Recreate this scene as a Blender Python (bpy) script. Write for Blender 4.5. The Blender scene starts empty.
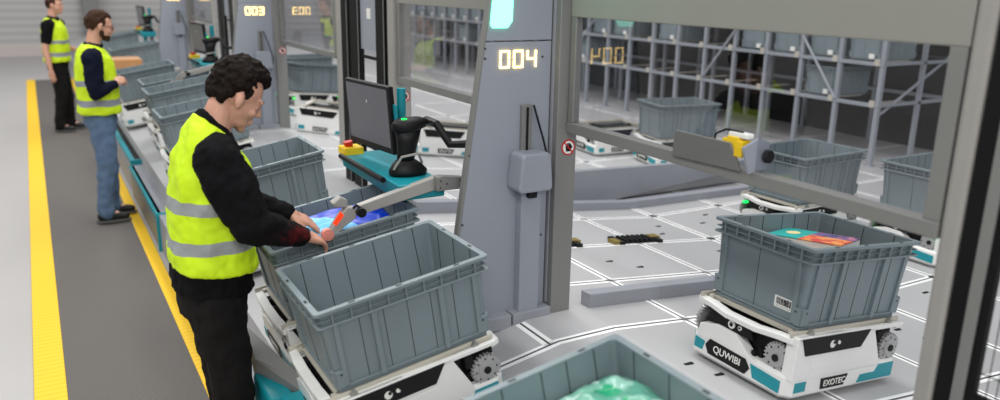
import bpy, bmesh, math, random
from mathutils import Vector, Matrix, Euler
random.seed(7)
sc = bpy.context.scene
COL = sc.collection
PI = math.pi

# ------------------------------------------------------------------ materials
def new_mat(name):
    m = bpy.data.materials.new(name); m.use_nodes = True
    nt = m.node_tree; nt.nodes.clear()
    out = nt.nodes.new('ShaderNodeOutputMaterial')
    return m, nt, out

def lin(c):
    return tuple(((v / 12.92) if v <= .04045 else ((v + .055) / 1.055) ** 2.4) for v in c)

def plastic(name, srgb, rough=.45, metal=0., var=.06, scale=6., bump=0., bscale=80., spec=.5):
    """principled material whose colour wanders a little with noise"""
    m, nt, out = new_mat(name)
    b = nt.nodes.new('ShaderNodeBsdfPrincipled')
    c = lin(srgb)
    tc = nt.nodes.new('ShaderNodeTexCoord')
    n = nt.nodes.new('ShaderNodeTexNoise'); n.inputs['Scale'].default_value = scale; n.inputs['Detail'].default_value = 4
    nt.links.new(tc.outputs['Object'], n.inputs['Vector'])
    r = nt.nodes.new('ShaderNodeValToRGB')
    r.color_ramp.elements[0].position = .3; r.color_ramp.elements[1].position = .7
    r.color_ramp.elements[0].color = (*[max(0, v * (1 - var)) for v in c], 1)
    r.color_ramp.elements[1].color = (*[min(1, v * (1 + var)) for v in c], 1)
    nt.links.new(n.outputs['Fac'], r.inputs['Fac'])
    nt.links.new(r.outputs['Color'], b.inputs['Base Color'])
    b.inputs['Roughness'].default_value = rough
    b.inputs['Metallic'].default_value = metal
    b.inputs['Specular IOR Level'].default_value = spec
    if bump:
        n2 = nt.nodes.new('ShaderNodeTexNoise'); n2.inputs['Scale'].default_value = bscale; n2.inputs['Detail'].default_value = 3
        nt.links.new(tc.outputs['Object'], n2.inputs['Vector'])
        bp = nt.nodes.new('ShaderNodeBump'); bp.inputs['Strength'].default_value = bump; bp.inputs['Distance'].default_value = .01
        nt.links.new(n2.outputs['Fac'], bp.inputs['Height'])
        nt.links.new(bp.outputs['Normal'], b.inputs['Normal'])
    nt.links.new(b.outputs['BSDF'], out.inputs['Surface'])
    return m

def emitter(name, srgb, strength):
    m, nt, out = new_mat(name)
    e = nt.nodes.new('ShaderNodeEmission')
    e.inputs['Color'].default_value = (*lin(srgb), 1); e.inputs['Strength'].default_value = strength
    nt.links.new(e.outputs['Emission'], out.inputs['Surface'])
    return m

def glass_mat(name, tint=.93, ior=1.55):
    m, nt, out = new_mat(name)
    t = nt.nodes.new('ShaderNodeBsdfTransparent'); t.inputs['Color'].default_value = (tint, tint, tint * 1.01, 1)
    g = nt.nodes.new('ShaderNodeBsdfGlossy'); g.inputs['Roughness'].default_value = .01
    ge = nt.nodes.new('ShaderNodeNewGeometry')
    dt = nt.nodes.new('ShaderNodeVectorMath'); dt.operation = 'DOT_PRODUCT'
    nt.links.new(ge.outputs['Normal'], dt.inputs[0]); nt.links.new(ge.outputs['Incoming'], dt.inputs[1])
    def mth(op, a, b):
        n = nt.nodes.new('ShaderNodeMath'); n.operation = op
        for i, v in enumerate((a, b)):
            if v is None: continue
            if isinstance(v, (int, float)): n.inputs[i].default_value = v
            else: nt.links.new(v, n.inputs[i])
        return n.outputs[0]
    p = mth('POWER', mth('SUBTRACT', 1., mth('ABSOLUTE', dt.outputs['Value'], None)), 5.)
    F0 = ((ior - 1) / (ior + 1)) ** 2
    fac = mth('ADD', mth('MULTIPLY', p, 1 - F0), F0)
    mx = nt.nodes.new('ShaderNodeMixShader')
    nt.links.new(fac, mx.inputs['Fac'])
    nt.links.new(t.outputs['BSDF'], mx.inputs[1]); nt.links.new(g.outputs['BSDF'], mx.inputs[2])
    nt.links.new(mx.outputs['Shader'], out.inputs['Surface'])
    return m

def band_mat(name, base, band, bands, rough=.7, wr=.0):
    """cloth with horizontal reflective bands at given object heights [(z0,z1),...] (surface pattern of the cloth)"""
    m, nt, out = new_mat(name)
    b = nt.nodes.new('ShaderNodeBsdfPrincipled')
    tc = nt.nodes.new('ShaderNodeTexCoord')
    sx = nt.nodes.new('ShaderNodeSeparateXYZ'); nt.links.new(tc.outputs['Object'], sx.inputs[0])
    n = nt.nodes.new('ShaderNodeTexNoise'); n.inputs['Scale'].default_value = 5
    nt.links.new(tc.outputs['Object'], n.inputs['Vector'])
    ad = nt.nodes.new('ShaderNodeMath'); ad.operation = 'MULTIPLY_ADD'
    ad.inputs[1].default_value = .03; nt.links.new(n.outputs['Fac'], ad.inputs[0]); nt.links.new(sx.outputs['Z'], ad.inputs[2])
    prev = None
    for z0, z1 in bands:
        a = nt.nodes.new('ShaderNodeMath'); a.operation = 'GREATER_THAN'; a.inputs[1].default_value = z0 + .015
        c = nt.nodes.new('ShaderNodeMath'); c.operation = 'LESS_THAN'; c.inputs[1].default_value = z1 + .015
        d = nt.nodes.new('ShaderNodeMath'); d.operation = 'MULTIPLY'
        nt.links.new(ad.outputs[0], a.inputs[0]); nt.links.new(ad.outputs[0], c.inputs[0])
        nt.links.new(a.outputs[0], d.inputs[0]); nt.links.new(c.outputs[0], d.inputs[1])
        if prev is None: prev = d
        else:
            s = nt.nodes.new('ShaderNodeMath'); s.operation = 'MAXIMUM'
            nt.links.new(prev.outputs[0], s.inputs[0]); nt.links.new(d.outputs[0], s.inputs[1]); prev = s
    mx = nt.nodes.new('ShaderNodeMix'); mx.data_type = 'RGBA'
    mx.inputs['A'].default_value = (*lin(base), 1); mx.inputs['B'].default_value = (*lin(band), 1)
    nt.links.new(prev.outputs[0], mx.inputs['Factor'])
    nt.links.new(mx.outputs['Result'], b.inputs['Base Color'])
    b.inputs['Roughness'].default_value = rough
    nt.links.new(b.outputs['BSDF'], out.inputs['Surface'])
    return m

M = {}
M['tote'] = plastic('tote_plastic', (.465, .515, .535), .42, var=.05, scale=3, bump=.05, bscale=40)
M['tote_in'] = plastic('tote_plastic_dark', (.10, .11, .12), .6)
M['rack_tote'] = M['tote']
M['white'] = plastic('white_plastic', (.90, .90, .89), .35, var=.03)
M['teal'] = plastic('teal_paint', (.05, .55, .60), .4, var=.05)
M['black'] = plastic('black_plastic', (.055, .055, .06), .5, var=.1, spec=.3)
M['blackm'] = plastic('black_metal', (.035, .035, .04), .6, var=.1, spec=.25)
M['dark'] = plastic('dark_mechanics', (.075, .075, .08), .6, var=.4, scale=30, spec=.3)
M['steel'] = plastic('steel', (.62, .62, .60), .35, metal=.7, var=.08)
M['cream'] = plastic('cream_metal', (.74, .72, .67), .4, metal=.1, var=.05)
M['gear'] = plastic('gear_grey', (.68, .68, .68), .4, metal=.3)
M['fin'] = plastic('powder_grey_blue', (.58, .60, .64), .45, var=.03, scale=2)
M['frame'] = plastic('frame_grey', (.50, .50, .49), .45, metal=.1, var=.03, scale=2)
M['band'] = plastic('header_grey', (.56, .56, .53), .5, var=.03, scale=2)
M['postl'] = plastic('post_light', (.62, .61, .59), .42, metal=.1, var=.03)
M['deck'] = plastic('deck_panel', (.69, .69, .695), .42, var=.035, scale=1.5, bump=.03, bscale=25)
M['line'] = plastic('white_line', (.97, .97, .97), .5, var=.02)
M['groove'] = plastic('groove', (.30, .30, .30), .7)
M['curb'] = plastic('curb_grey', (.58, .59, .62), .45, var=.03)
M['floor'] = plastic('hall_floor_coat', (.66, .65, .645), .38, var=.03, scale=.8, bump=.02, bscale=15)
M['wall'] = plastic('wall_light', (.74, .74, .74), .6, var=.03, scale=1)
M['wallstrip'] = plastic('wall_base', (.80, .76, .74), .6, var=.03, scale=1)
M['walldark'] = plastic('wall_dark', (.06, .06, .065), .7, var=.2, scale=.8)
M['rack'] = plastic('rack_steel', (.60, .62, .65), .4, metal=.2, var=.05)
M['skin'] = plastic('skin', (.80, .60, .51), .5, var=.06, scale=12)
M['hair'] = plastic('hair_dark', (.095, .062, .048), .7, var=.5, scale=60, bump=.5, bscale=150, spec=.15)
M['hair2'] = plastic('hair_brown', (.23, .15, .10), .7, var=.4, scale=60, spec=.15)
M['cloth_black'] = plastic('cloth_black', (.060, .058, .068), .95, var=.15, scale=20, bump=.25, bscale=50, spec=.15)
M['cloth_navy'] = plastic('cloth_navy', (.05, .07, .14), .9, var=.15, scale=20, spec=.15)
M['trouser'] = plastic('trouser_black', (.085, .078, .078), .9, var=.2, scale=15, bump=.25, bscale=40, spec=.2)
M['jeans'] = plastic('jeans', (.33, .42, .53), .85, var=.18, scale=9)
M['shoe'] = plastic('shoe_black', (.06, .06, .06), .6)
M['sole'] = plastic('shoe_sole', (.35, .35, .34), .7)
M['vest'] = band_mat('hi_vis_vest', (.80, .94, .05), (.58, .60, .60), [(1.255, 1.305), (1.105, 1.155)])
M['vest2'] = band_mat('hi_vis_vest_far', (.80, .92, .08), (.55, .57, .60), [(1.20, 1.245), (1.03, 1.085)])
M['vest_edge'] = plastic('vest_binding', (.70, .82, .05), .7)
M['glass'] = glass_mat('clear_pane', .93, 1.52)
M['led'] = emitter('led_white', (1., .85, .52), 5.)
M['lamp'] = emitter('status_lamp', (.50, 1., .82), 2.8)
M['lampg'] = emitter('status_lamp_green', (.12, .95, .50), 1.6)
M['ledg'] = emitter('led_green', (.1, 1., .35), 2.5)
M['scanred'] = emitter('scan_red', (1., .22, .10), 1.6)
M['screen'] = plastic('monitor_screen', (.36, .36, .39), .2, var=.02)
M['yellow'] = plastic('yellow_paint', (.93, .78, .10), .5)
M['red'] = plastic('red_plastic', (.75, .08, .06), .4)
M['paper'] = plastic('paper_white', (.90, .90, .88), .7, var=.02)
M['orange'] = plastic('cardboard', (.72, .52, .34), .8, var=.06)
M['blue'] = plastic('blue_bag_film', (.02, .20, .78), .25, var=.25, scale=14)
def mat_bag_print():
    m, nt, out = new_mat('blue_bag_print')
    b = nt.nodes.new('ShaderNodeBsdfPrincipled'); tc = nt.nodes.new('ShaderNodeTexCoord')
    sx = nt.nodes.new('ShaderNodeSeparateXYZ'); nt.links.new(tc.outputs['Object'], sx.inputs[0])
    n = nt.nodes.new('ShaderNodeTexNoise'); n.inputs['Scale'].default_value = 9; nt.links.new(tc.outputs['Object'], n.inputs['Vector'])
    a = nt.nodes.new('ShaderNodeMath'); a.operation = 'MULTIPLY_ADD'; a.inputs[1].default_value = .10; nt.links.new(n.outputs['Fac'], a.inputs[0])
    a2 = nt.nodes.new('ShaderNodeMath'); a2.operation = 'MULTIPLY_ADD'; a2.inputs[1].default_value = 1.1; nt.links.new(sx.outputs['Y'], a2.inputs[0]); nt.links.new(sx.outputs['X'], a2.inputs[2])
    nt.links.new(a2.outputs[0], a.inputs[2])
    r = nt.nodes.new('ShaderNodeValToRGB'); r.color_ramp.interpolation = 'CONSTANT'
    mp = nt.nodes.new('ShaderNodeMapRange'); mp.inputs['From Min'].default_value = -.3; mp.inputs['From Max'].default_value = .3
    nt.links.new(a.outputs[0], mp.inputs['Value']); nt.links.new(mp.outputs['Result'], r.inputs['Fac'])
    r.color_ramp.elements[0].color = (*lin((.40, .74, .94)), 1); r.color_ramp.elements[1].position = .47; r.color_ramp.elements[1].color = (*lin((.02, .22, .74)), 1)
    nt.links.new(r.outputs['Color'], b.inputs['Base Color']); b.inputs['Roughness'].default_value = .35
    nt.links.new(b.outputs['BSDF'], out.inputs['Surface'])
    return m
M['bagprint'] = mat_bag_print()
M['sky'] = plastic('light_blue_film', (.42, .75, .95), .25, var=.1)
M['brass'] = plastic('brass_pad', (.55, .48, .25), .5, .3)
M['screw'] = plastic('screw', (.25, .25, .26), .4, metal=.5)

def mat_floor_mat():
    m, nt, out = new_mat('ribbed_rubber')
    b = nt.nodes.new('ShaderNodeBsdfPrincipled')
    tc = nt.nodes.new('ShaderNodeTexCoord')
    w = nt.nodes.new('ShaderNodeTexWave'); w.wave_type = 'BANDS'; w.bands_direction = 'Y'
    w.inputs['Scale'].default_value = 16.; w.inputs['Distortion'].default_value = .0
    nt.links.new(tc.outputs['Object'], w.inputs['Vector'])
    w2 = nt.nodes.new('ShaderNodeTexWave'); w2.wave_type = 'BANDS'; w2.bands_direction = 'X'
    w2.inputs['Scale'].default_value = 30.
    nt.links.new(tc.outputs['Object'], w2.inputs['Vector'])
    mm = nt.nodes.new('ShaderNodeMath'); mm.operation = 'MULTIPLY'
    nt.links.new(w.outputs['Fac'], mm.inputs[0]); nt.links.new(w2.outputs['Fac'], mm.inputs[1])
    r = nt.nodes.new('ShaderNodeValToRGB')
    r.color_ramp.elements[0].color = (*lin((.33, .315, .30)), 1); r.color_ramp.elements[1].color = (*lin((.41, .39, .375)), 1)
    nt.links.new(mm.outputs[0], r.inputs['Fac'])
    nt.links.new(r.outputs['Color'], b.inputs['Base Color'])
    bp = nt.nodes.new('ShaderNodeBump'); bp.inputs['Strength'].default_value = .3; bp.inputs['Distance'].default_value = .004
    nt.links.new(mm.outputs[0], bp.inputs['Height']); nt.links.new(bp.outputs['Normal'], b.inputs['Normal'])
    b.inputs['Roughness'].default_value = .75
    nt.links.new(b.outputs['BSDF'], out.inputs['Surface'])
    return m
M['mat'] = mat_floor_mat()

def mat_yellow_strip():
    m, nt, out = new_mat('yellow_strip')
    b = nt.nodes.new('ShaderNodeBsdfPrincipled')
    tc = nt.nodes.new('ShaderNodeTexCoord')
    w = nt.nodes.new('ShaderNodeTexWave'); w.bands_direction = 'Y'; w.inputs['Scale'].default_value = 6
    nt.links.new(tc.outputs['Object'], w.inputs['Vector'])
    r = nt.nodes.new('ShaderNodeValToRGB')
    r.color_ramp.elements[0].color = (*lin((.90, .71, .03)), 1); r.color_ramp.elements[1].color = (*lin((.93, .76, .05)), 1)
    nt.links.new(w.outputs['Fac'], r.inputs['Fac']); nt.links.new(r.outputs['Color'], b.inputs['Base Color'])
    b.inputs['Roughness'].default_value = .6
    nt.links.new(b.outputs['BSDF'], out.inputs['Surface'])
    return m
M['ystrip'] = mat_yellow_strip()

def mat_roller():
    m, nt, out = new_mat('ribbed_cladding')
    b = nt.nodes.new('ShaderNodeBsdfPrincipled')
    tc = nt.nodes.new('ShaderNodeTexCoord')
    w = nt.nodes.new('ShaderNodeTexWave'); w.bands_direction = 'Z'; w.inputs['Scale'].default_value = 1.6
    nt.links.new(tc.outputs['Object'], w.inputs['Vector'])
    r = nt.nodes.new('ShaderNodeValToRGB')
    r.color_ramp.elements[0].color = (*lin((.70, .69, .68)), 1); r.color_ramp.elements[1].color = (*lin((.77, .76, .75)), 1)
    nt.links.new(w.outputs['Fac'], r.inputs['Fac']); nt.links.new(r.outputs['Color'], b.inputs['Base Color'])
    b.inputs['Roughness'].default_value = .6
    nt.links.new(b.outputs['BSDF'], out.inputs['Surface'])
    return m
M['roller'] = mat_roller()

def mat_patches(name, cols, scale, rough=.3):
    """printed packaging: patches of colour from a voronoi"""
    m, nt, out = new_mat(name)
    b = nt.nodes.new('ShaderNodeBsdfPrincipled')
    tc = nt.nodes.new('ShaderNodeTexCoord')
    v = nt.nodes.new('ShaderNodeTexVoronoi'); v.inputs['Scale'].default_value = scale
    nt.links.new(tc.outputs['Object'], v.inputs['Vector'])
    s = nt.nodes.new('ShaderNodeSeparateColor'); nt.links.new(v.outputs['Color'], s.inputs[0])
    r = nt.nodes.new('ShaderNodeValToRGB'); r.color_ramp.interpolation = 'CONSTANT'
    while len(r.color_ramp.elements) < len(cols): r.color_ramp.elements.new(.5)
    for i, c in enumerate(cols):
        r.color_ramp.elements[i].position = i / len(cols); r.color_ramp.elements[i].color = (*lin(c), 1)
    nt.links.new(s.outputs[0], r.inputs['Fac']); nt.links.new(r.outputs['Color'], b.inputs['Base Color'])
    b.inputs['Roughness'].default_value = rough
    nt.links.new(b.outputs['BSDF'], out.inputs['Surface'])
    return m
M['greenfilm'] = mat_patches('green_white_film', [(.45, .68, .60), (.72, .84, .80), (.36, .62, .54), (.10, .60, .42), (.55, .74, .68)], 14, .18)
M['flyer_teal'] = plastic('flyer_teal_print', (.16, .66, .64), .45)
M['flyer_orange'] = mat_patches('flyer_orange_print', [(.88, .42, .25), (.90, .60, .35), (.78, .30, .28)], 30, .5)
M['flyer_violet'] = mat_patches('flyer_violet_print', [(.45, .36, .55), (.70, .45, .55), (.30, .30, .45)], 30, .5)

# ------------------------------------------------------------------ mesh helpers
class MB:
    def __init__(s): s.v = []; s.f = []; s.m = []
    def add(s, vs, fs, mi=0):
        o = len(s.v); s.v += [tuple(p) for p in vs]
        for f in fs: s.f.append([i + o for i in f]); s.m.append(mi)
    def box(s, a, b, mi=0, T=None):
        x0, y0, z0 = a; x1, y1, z1 = b
        vs = [Vector(p) for p in ((x0,y0,z0),(x1,y0,z0),(x1,y1,z0),(x0,y1,z0),(x0,y0,z1),(x1,y0,z1),(x1,y1,z1),(x0,y1,z1))]
        if T is not None: vs = [T @ p for p in vs]
        s.add(vs, [(3,2,1,0),(4,5,6,7),(0,1,5,4),(1,2,6,5),(2,3,7,6),(3,0,4,7)], mi)
    def hexa(s, vs, mi=0):
        s.add(vs, [(3,2,1,0),(4,5,6,7),(0,1,5,4),(1,2,6,5),(2,3,7,6),(3,0,4,7)], mi)
    def prism(s, poly, f, d0, d1, mi=0):
        """poly: 2D points; f(u, v, d) -> 3D"""
        n = len(poly)
        vs = [f(u, v, d0) for u, v in poly] + [f(u, v, d1) for u, v in poly]
        s.add(vs, [list(range(n))[::-1], list(range(n, 2 * n))] + [(i, (i + 1) % n, n + (i + 1) % n, n + i) for i in range(n)], mi)
    def tube(s, pts, r, n=10, mi=0, cap=True):
        pts = [Vector(p) for p in pts]
        rs = r if isinstance(r, (list, tuple)) else [r] * len(pts)
        rings = []
        up = None
        for i, p in enumerate(pts):
            d = (pts[min(i + 1, len(pts) - 1)] - pts[max(i - 1, 0)]).normalized()
            if up is None:
                up = Vector((0, 0, 1)) if abs(d.z) < .9 else Vector((1, 0, 0))
            a = d.cross(up).normalized(); b = a.cross(d).normalized(); up = b
            rings.append([p + (a * math.cos(2*PI*k/n) + b * math.sin(2*PI*k/n)) * rs[i] for k in range(n)])
        s.loft(rings, mi, cap)
    def loft(s, rings, mi=0, cap=True):
        n = len(rings[0]); vs = [p for r in rings for p in r]; fs = []
        for j in range(len(rings) - 1):
            for k in range(n):
                fs.append((j*n + k, j*n + (k+1) % n, (j+1)*n + (k+1) % n, (j+1)*n + k))
        if cap:
            fs.append(list(range(n))[::-1]); fs.append([(len(rings)-1)*n + k for k in range(n)])
        s.add(vs, fs, mi)
    def cap(s, p0, r0, p1, r1, n=16):
        """tapered capsule"""
        p0 = Vector(p0); p1 = Vector(p1); d = (p1 - p0)
        L = d.length
        d = d.normalized() if L > 1e-6 else Vector((0, 0, 1))
        up = Vector((0, 0, 1)) if abs(d.z) < .9 else Vector((1, 0, 0))
        a = d.cross(up).normalized(); b = a.cross(d)
        rings = []
        for t in (-80, -55, -30, 0):
            rings.append((p0 + d * r0 * math.sin(math.radians(t)), r0 * math.cos(math.radians(t))))
        for t in (0, 30, 55, 80):
            rings.append((p1 + d * r1 * math.sin(math.radians(t)), r1 * math.cos(math.radians(t))))
        s.loft([[c + (a * math.cos(2*PI*k/n) + b * math.sin(2*PI*k/n)) * r for k in range(n)] for c, r in rings])
    def ell(s, c, r, R=None, n=16, m=10):
        c = Vector(c); rings = []
        for j in range(m):
            t = PI * (j + .5) / m - PI / 2
            ring = []
            for k in range(n):
                a = 2*PI*k/n
                p = Vector((r[0]*math.cos(t)*math.cos(a), r[1]*math.cos(t)*math.sin(a), r[2]*math.sin(t)))
                if R is not None: p = R @ p
                ring.append(c + p)
            rings.append(ring)
        s.loft(rings)
    def oval(s, secs, n=24, p=2.):
        """secs: (cx, cy, cz, rx, ry, tilt) stacked ovals (superellipse power p)"""
        rings = []
        for (cx, cy, cz, rx, ry, tl) in secs:
            ring = []
            for k in range(n):
                a = 2*PI*k/n; ca, sa = math.cos(a), math.sin(a)
                x = rx * math.copysign(abs(ca) ** (2 / p), ca); y = ry * math.copysign(abs(sa) ** (2 / p), sa)
                ring.append(Vector((cx + x * math.cos(tl), cy + y, cz + x * math.sin(tl))))
            rings.append(ring)
        s.loft(rings)
    def build(s, name, mat, parent=None, bevel=0., smooth=False, loc=None, rot=None):
        me = bpy.data.meshes.new(name)
        me.from_pydata([tuple(p) for p in s.v], [], s.f)
        for mt in (mat if isinstance(mat, (list, tuple)) else [mat]): me.materials.append(mt)
        for i, p in enumerate(me.polygons):
            p.material_index = s.m[i]; p.use_smooth = smooth
        bm = bmesh.new(); bm.from_mesh(me); bmesh.ops.recalc_face_normals(bm, faces=bm.faces); bm.to_mesh(me); bm.free()
        o = bpy.data.objects.new(name, me); COL.objects.link(o)
        if parent: o.parent = parent
        if loc is not None: o.location = loc
        if rot is not None: o.rotation_euler = rot
        if bevel:
            b = o.modifiers.new('bevel', 'BEVEL'); b.width = bevel; b.segments = 2; b.limit_method = 'ANGLE'; b.angle_limit = math.radians(35)
        return o

def tag(o, label, cat, group=None, kind=None):
    if label: o['label'] = label
    if cat: o['category'] = cat
    if group: o['group'] = group
    if kind: o['kind'] = kind
    return o
def structure(o):
    o['kind'] = 'structure'; return o
def empty(name, loc=(0, 0, 0), rot=(0, 0, 0)):
    o = bpy.data.objects.new(name, None); COL.objects.link(o); o.location = loc; o.rotation_euler = rot
    o.empty_display_size = .1
    return o
KIDS = {}
def kids(o): return [c for c in COL.objects if c.parent == o]
def copy_tree(o, parent=None):
    c = o.copy(); COL.objects.link(c)
    if parent: c.parent = parent
    for ch in kids(o): copy_tree(ch, c)
    return c
def text(name, body, size, mat, parent, T, depth=.001, bold=0.):
    """flat lettering converted to a mesh, placed by matrix T (text x -> right, y -> up)"""
    cu = bpy.data.curves.new(name, 'FONT'); cu.body = body; cu.size = size; cu.align_x = 'CENTER'; cu.align_y = 'CENTER'
    cu.extrude = depth; cu.offset = bold
    tmp = bpy.data.objects.new(name + '_tmp', cu); COL.objects.link(tmp)
    dg = bpy.context.evaluated_depsgraph_get()
    me = bpy.data.meshes.new_from_object(tmp.evaluated_get(dg))
    bpy.data.objects.remove(tmp)
    o = bpy.data.objects.new(name, me); COL.objects.link(o)
    me.transform(T); me.materials.clear(); me.materials.append(mat)
    if parent: o.parent = parent
    return o
def frame(o, ux, uy):
    """matrix with origin o, x axis ux, y axis uy"""
    ux = Vector(ux).normalized(); uy = Vector(uy).normalized(); uz = ux.cross(uy)
    m = Matrix((ux, uy, uz)).transposed().to_4x4(); m.translation = Vector(o); return m

# ------------------------------------------------------------------ camera
R = ((0.86707, -0.11588, 0.48451), (-0.49787, -0.23586, 0.83457), (0.01756, -0.96485, -0.2622))
cam = bpy.data.cameras.new('camera'); co = bpy.data.objects.new('camera', cam); COL.objects.link(co)
cam.sensor_width = 36; cam.lens = 798.2 * 36 / 1000; cam.clip_start = .05; cam.clip_end = 200
mw = Matrix(((R[0][0], -R[0][1], -R[0][2]), (R[1][0], -R[1][1], -R[1][2]), (R[2][0], -R[2][1], -R[2][2]))).to_4x4()
mw.translation = (0, 0, 2.1)
co.matrix_world = mw
cam.dof.use_dof = True; cam.dof.focus_distance = 3.6; cam.dof.aperture_fstop = 1.5
sc.camera = co

# ------------------------------------------------------------------ the hall
def hz(x):
    P = [(-5, .41), (.6, .41), (1.8, .625), (2.1, .625), (3.8, .45), (60, .45)]
    for (a, za), (b, zb) in zip(P, P[1:]):
        if x <= b: return za + (zb - za) * max(0, (x - a)) / (b - a)
    return .45

m = MB(); m.box((-9, -6, -.1), (16, 30, 0)); structure(m.build('floor', M['floor']))
m = MB(); m.box((-.055, -4, 0), (.575, 19.0, .012)); tag(m.build('anti_fatigue_mat', M['mat']), 'long dark grey ribbed rubber mat the three workers stand on', 'mat')
m = MB(); m.box((-.205, -4, 0), (-.055, 19.05, .016)); tag(m.build('yellow_edge_strip', M['ystrip'], bevel=.004), 'yellow edge strip along the open walkway side of the dark mat', 'floor strip')
m = MB(); m.box((.575, -4, 0), (.66, 19.0, .016)); tag(m.build('yellow_edge_strip', M['ystrip'], bevel=.004), 'yellow edge strip along the machine side of the dark mat', 'floor strip')

m = MB(); m.box((-9, 25, 0), (16, 25.2, 9)); structure(m.build('wall_back', M['roller']))
m = MB(); m.box((-9, 24.93, 0), (16, 25, .28)); structure(m.build('baseboard_back', M['wallstrip']))
m = MB(); m.box((-9.2, -6, 0), (-9, 25.2, 9)); structure(m.build('wall_left', M['wall']))
m = MB(); m.box((13.5, -6, 0), (13.7, 25.2, 9)); structure(m.build('wall_right', M['walldark']))
m = MB(); m.box((1.26, 24.4, 0), (1.65, 24.9, 9)); structure(m.build('trim_1', M['frame']))
m = MB()
for z in (3.2, 4.6, 6.): m.box((-9, 24.96, z), (16, 25.0, z + .08))
structure(m.build('trim_2', M['frame']))

# raised robot deck: incline up from the operator side, then falling away
prof = [(.80, .44), (1.8, .625), (2.1, .625), (3.8, .45), (13.4, .45)]
m = MB()
poly = [(.80, .30)] + prof + [(13.4, .30)]
m.prism(poly, lambda u, v, d: Vector((u, d, v)), -4, 24.5)
structure(m.build('floor_deck', M['deck']))
m = MB(); m.box((.70, -4, 0), (13.4, 24.5, .30)); structure(m.build('floor_deck_plinth', M['curb']))

# deck markings: white line / dark joint / white line
def strip(mb, pts, w, dz, mi):
    """thin strip over the deck along points (x, y)"""
    for (x0, y0), (x1, y1) in zip(pts, pts[1:]):
        d = Vector((x1 - x0, y1 - y0, 0)).normalized(); n = Vector((-d.y, d.x, 0)) * w / 2
        a, b = Vector((x0, y0, hz(x0) + dz)), Vector((x1, y1, hz(x1) + dz))
        q = []
        for p, s in ((a, -1), (b, -1), (b, 1), (a, 1)):
            w_ = p + n * s; w_.z = hz(w_.x) + dz; q.append(w_)
        t = [p + Vector((0, 0, .0012)) for p in q]
        mb.hexa(q + t, mi)
m = MB()
def line(pts, w=.05, gap=.009):
    for (x0, y0), (x1, y1) in zip(pts, pts[1:]):
        xs = sorted({x0, x1} | {v for v in (1.8, 2.1, 3.8) if min(x0, x1) < v < max(x0, x1)})
        if x1 < x0: xs = xs[::-1]
        pp = [(x, y0 + (y1 - y0) * ((x - x0) / (x1 - x0) if x1 != x0 else 0)) for x in xs] if x1 != x0 else [(x0, y0), (x1, y1)]
        strip(m, pp, w, .0004, 0); strip(m, pp, gap, .0018, 1)
YL = [-.2, .75, 1.65, 2.58, 3.15, 3.75, 4.35, 5.3, 6.1, 7.0, 8.0, 9.1, 10.2, 11.4, 12.7]
XL = [1.76, 2.52, 3.21, 3.84, 4.5, 5.2, 5.9, 6.6]
for y in YL: line([(1.0, y), (8.5, y)])
line([(1.76, 2.58), (1.76, 2.83)]); line([(1.76, -3), (1.76, 2.0)])
for x in XL[1:]: line([(x, -3), (x, 14)])
structure(m.build('floor_markings', [M['line'], M['groove']]))

# small slots and the fiducial clusters in the deck
m = MB()
random.seed(3)
for x in (2.16, 2.86, 3.55, 4.17):
    for y in (1.0, 1.9, 2.3, 3.45, 4.05, 4.9, 5.7):
        for sx, sy in ((-.12, .0), (.12, .05), (0, -.13), (.05, .15)):
            if random.random() < .5: continue
            cx, cy = x + sx, y + sy; z = hz(cx)
            m.box((cx - .022, cy - .008, z - .002), (cx + .022, cy + .008, z + .003))
structure(m.build('floor_slots', M['black']))

def gripper_block(x, y, label):
    e = empty('track_clamp', (x, y, hz(x)), (0, .1 if 2.1 < x < 3.8 else 0, 0))
    m = MB(); m.box((-.13, -.03, 0), (.13, .03, .012)); m.box((-.13, -.05, 0), (-.10, .05, .018)); m.box((.10, -.05, 0), (.13, .05, .018))
    for k in range(6): m.box((-.09 + k*.03, -.04, .01), (-.075 + k*.03, .04, .024))
    m.build('clamp_bar', M['dark'], e)
    for a_, b_ in (((-.16, -.045, 0), (-.12, .01, .02)), ((.09, -.005, .01), (.15, .04, .022))):
        m = MB(); m.box(a_, b_); m.build('brass_pad', M['brass'], e)
    e.scale = (1.35, 1.35, 1.2)
    tag(e, label, 'track clamp')
gripper_block(3.22, 3.80, 'black and brass track clamp on the open deck right of the signed post')
gripper_block(2.58, 3.80, 'black track clamp half hidden behind the post with the no-touch sign')

# curbs and the wedge wall
def curb(name, pts, h, w, label, cat='curb', cap='dark end'):
    m = MB()
    for (x0, y0), (x1, y1) in zip(pts, pts[1:]):
        d = Vector((x1 - x0, y1 - y0, 0)).normalized(); n = Vector((-d.y, d.x, 0)) * w / 2
        a, b = Vector((x0, y0, hz(x0))), Vector((x1, y1, hz(x1)))
        q = [a - n, b - n, b + n, a + n]
        m.hexa([p - Vector((0, 0, .02)) for p in q] + [p + Vector((0, 0, h)) for p in q])
    return tag(m.build(name, M['curb'], bevel=.004), label, cat)
curb('guide_curb', [(2.14, 2.86), (2.6, 2.88), (3.2, 2.9), (3.8, 2.9)], .07, .07, 'low grey guide curb starting at the foot of the signed post')
curb('guide_curb', [(2.05, 4.66), (2.98, 4.62)], .085, .08, 'short low grey guide curb behind the central fin, ending in an open step')
curb('guide_curb', [(3.0, 4.62), (3.8, 4.62), (6.0, 4.5)], .06, .08, 'long low grey guide curb running in front of the sloped ramp wall')
m = MB()
poly = [(3.05, .52), (3.80, .44), (5.6, .62), (5.6, .66), (3.05, .76)]
m.prism([(2.9, .50), (3.75, .47), (5.5, .60), (5.5, .64), (4.6, .70), (2.9, .76)], lambda u, v, d: Vector((u, d, v)), 4.78, 4.84)
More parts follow.
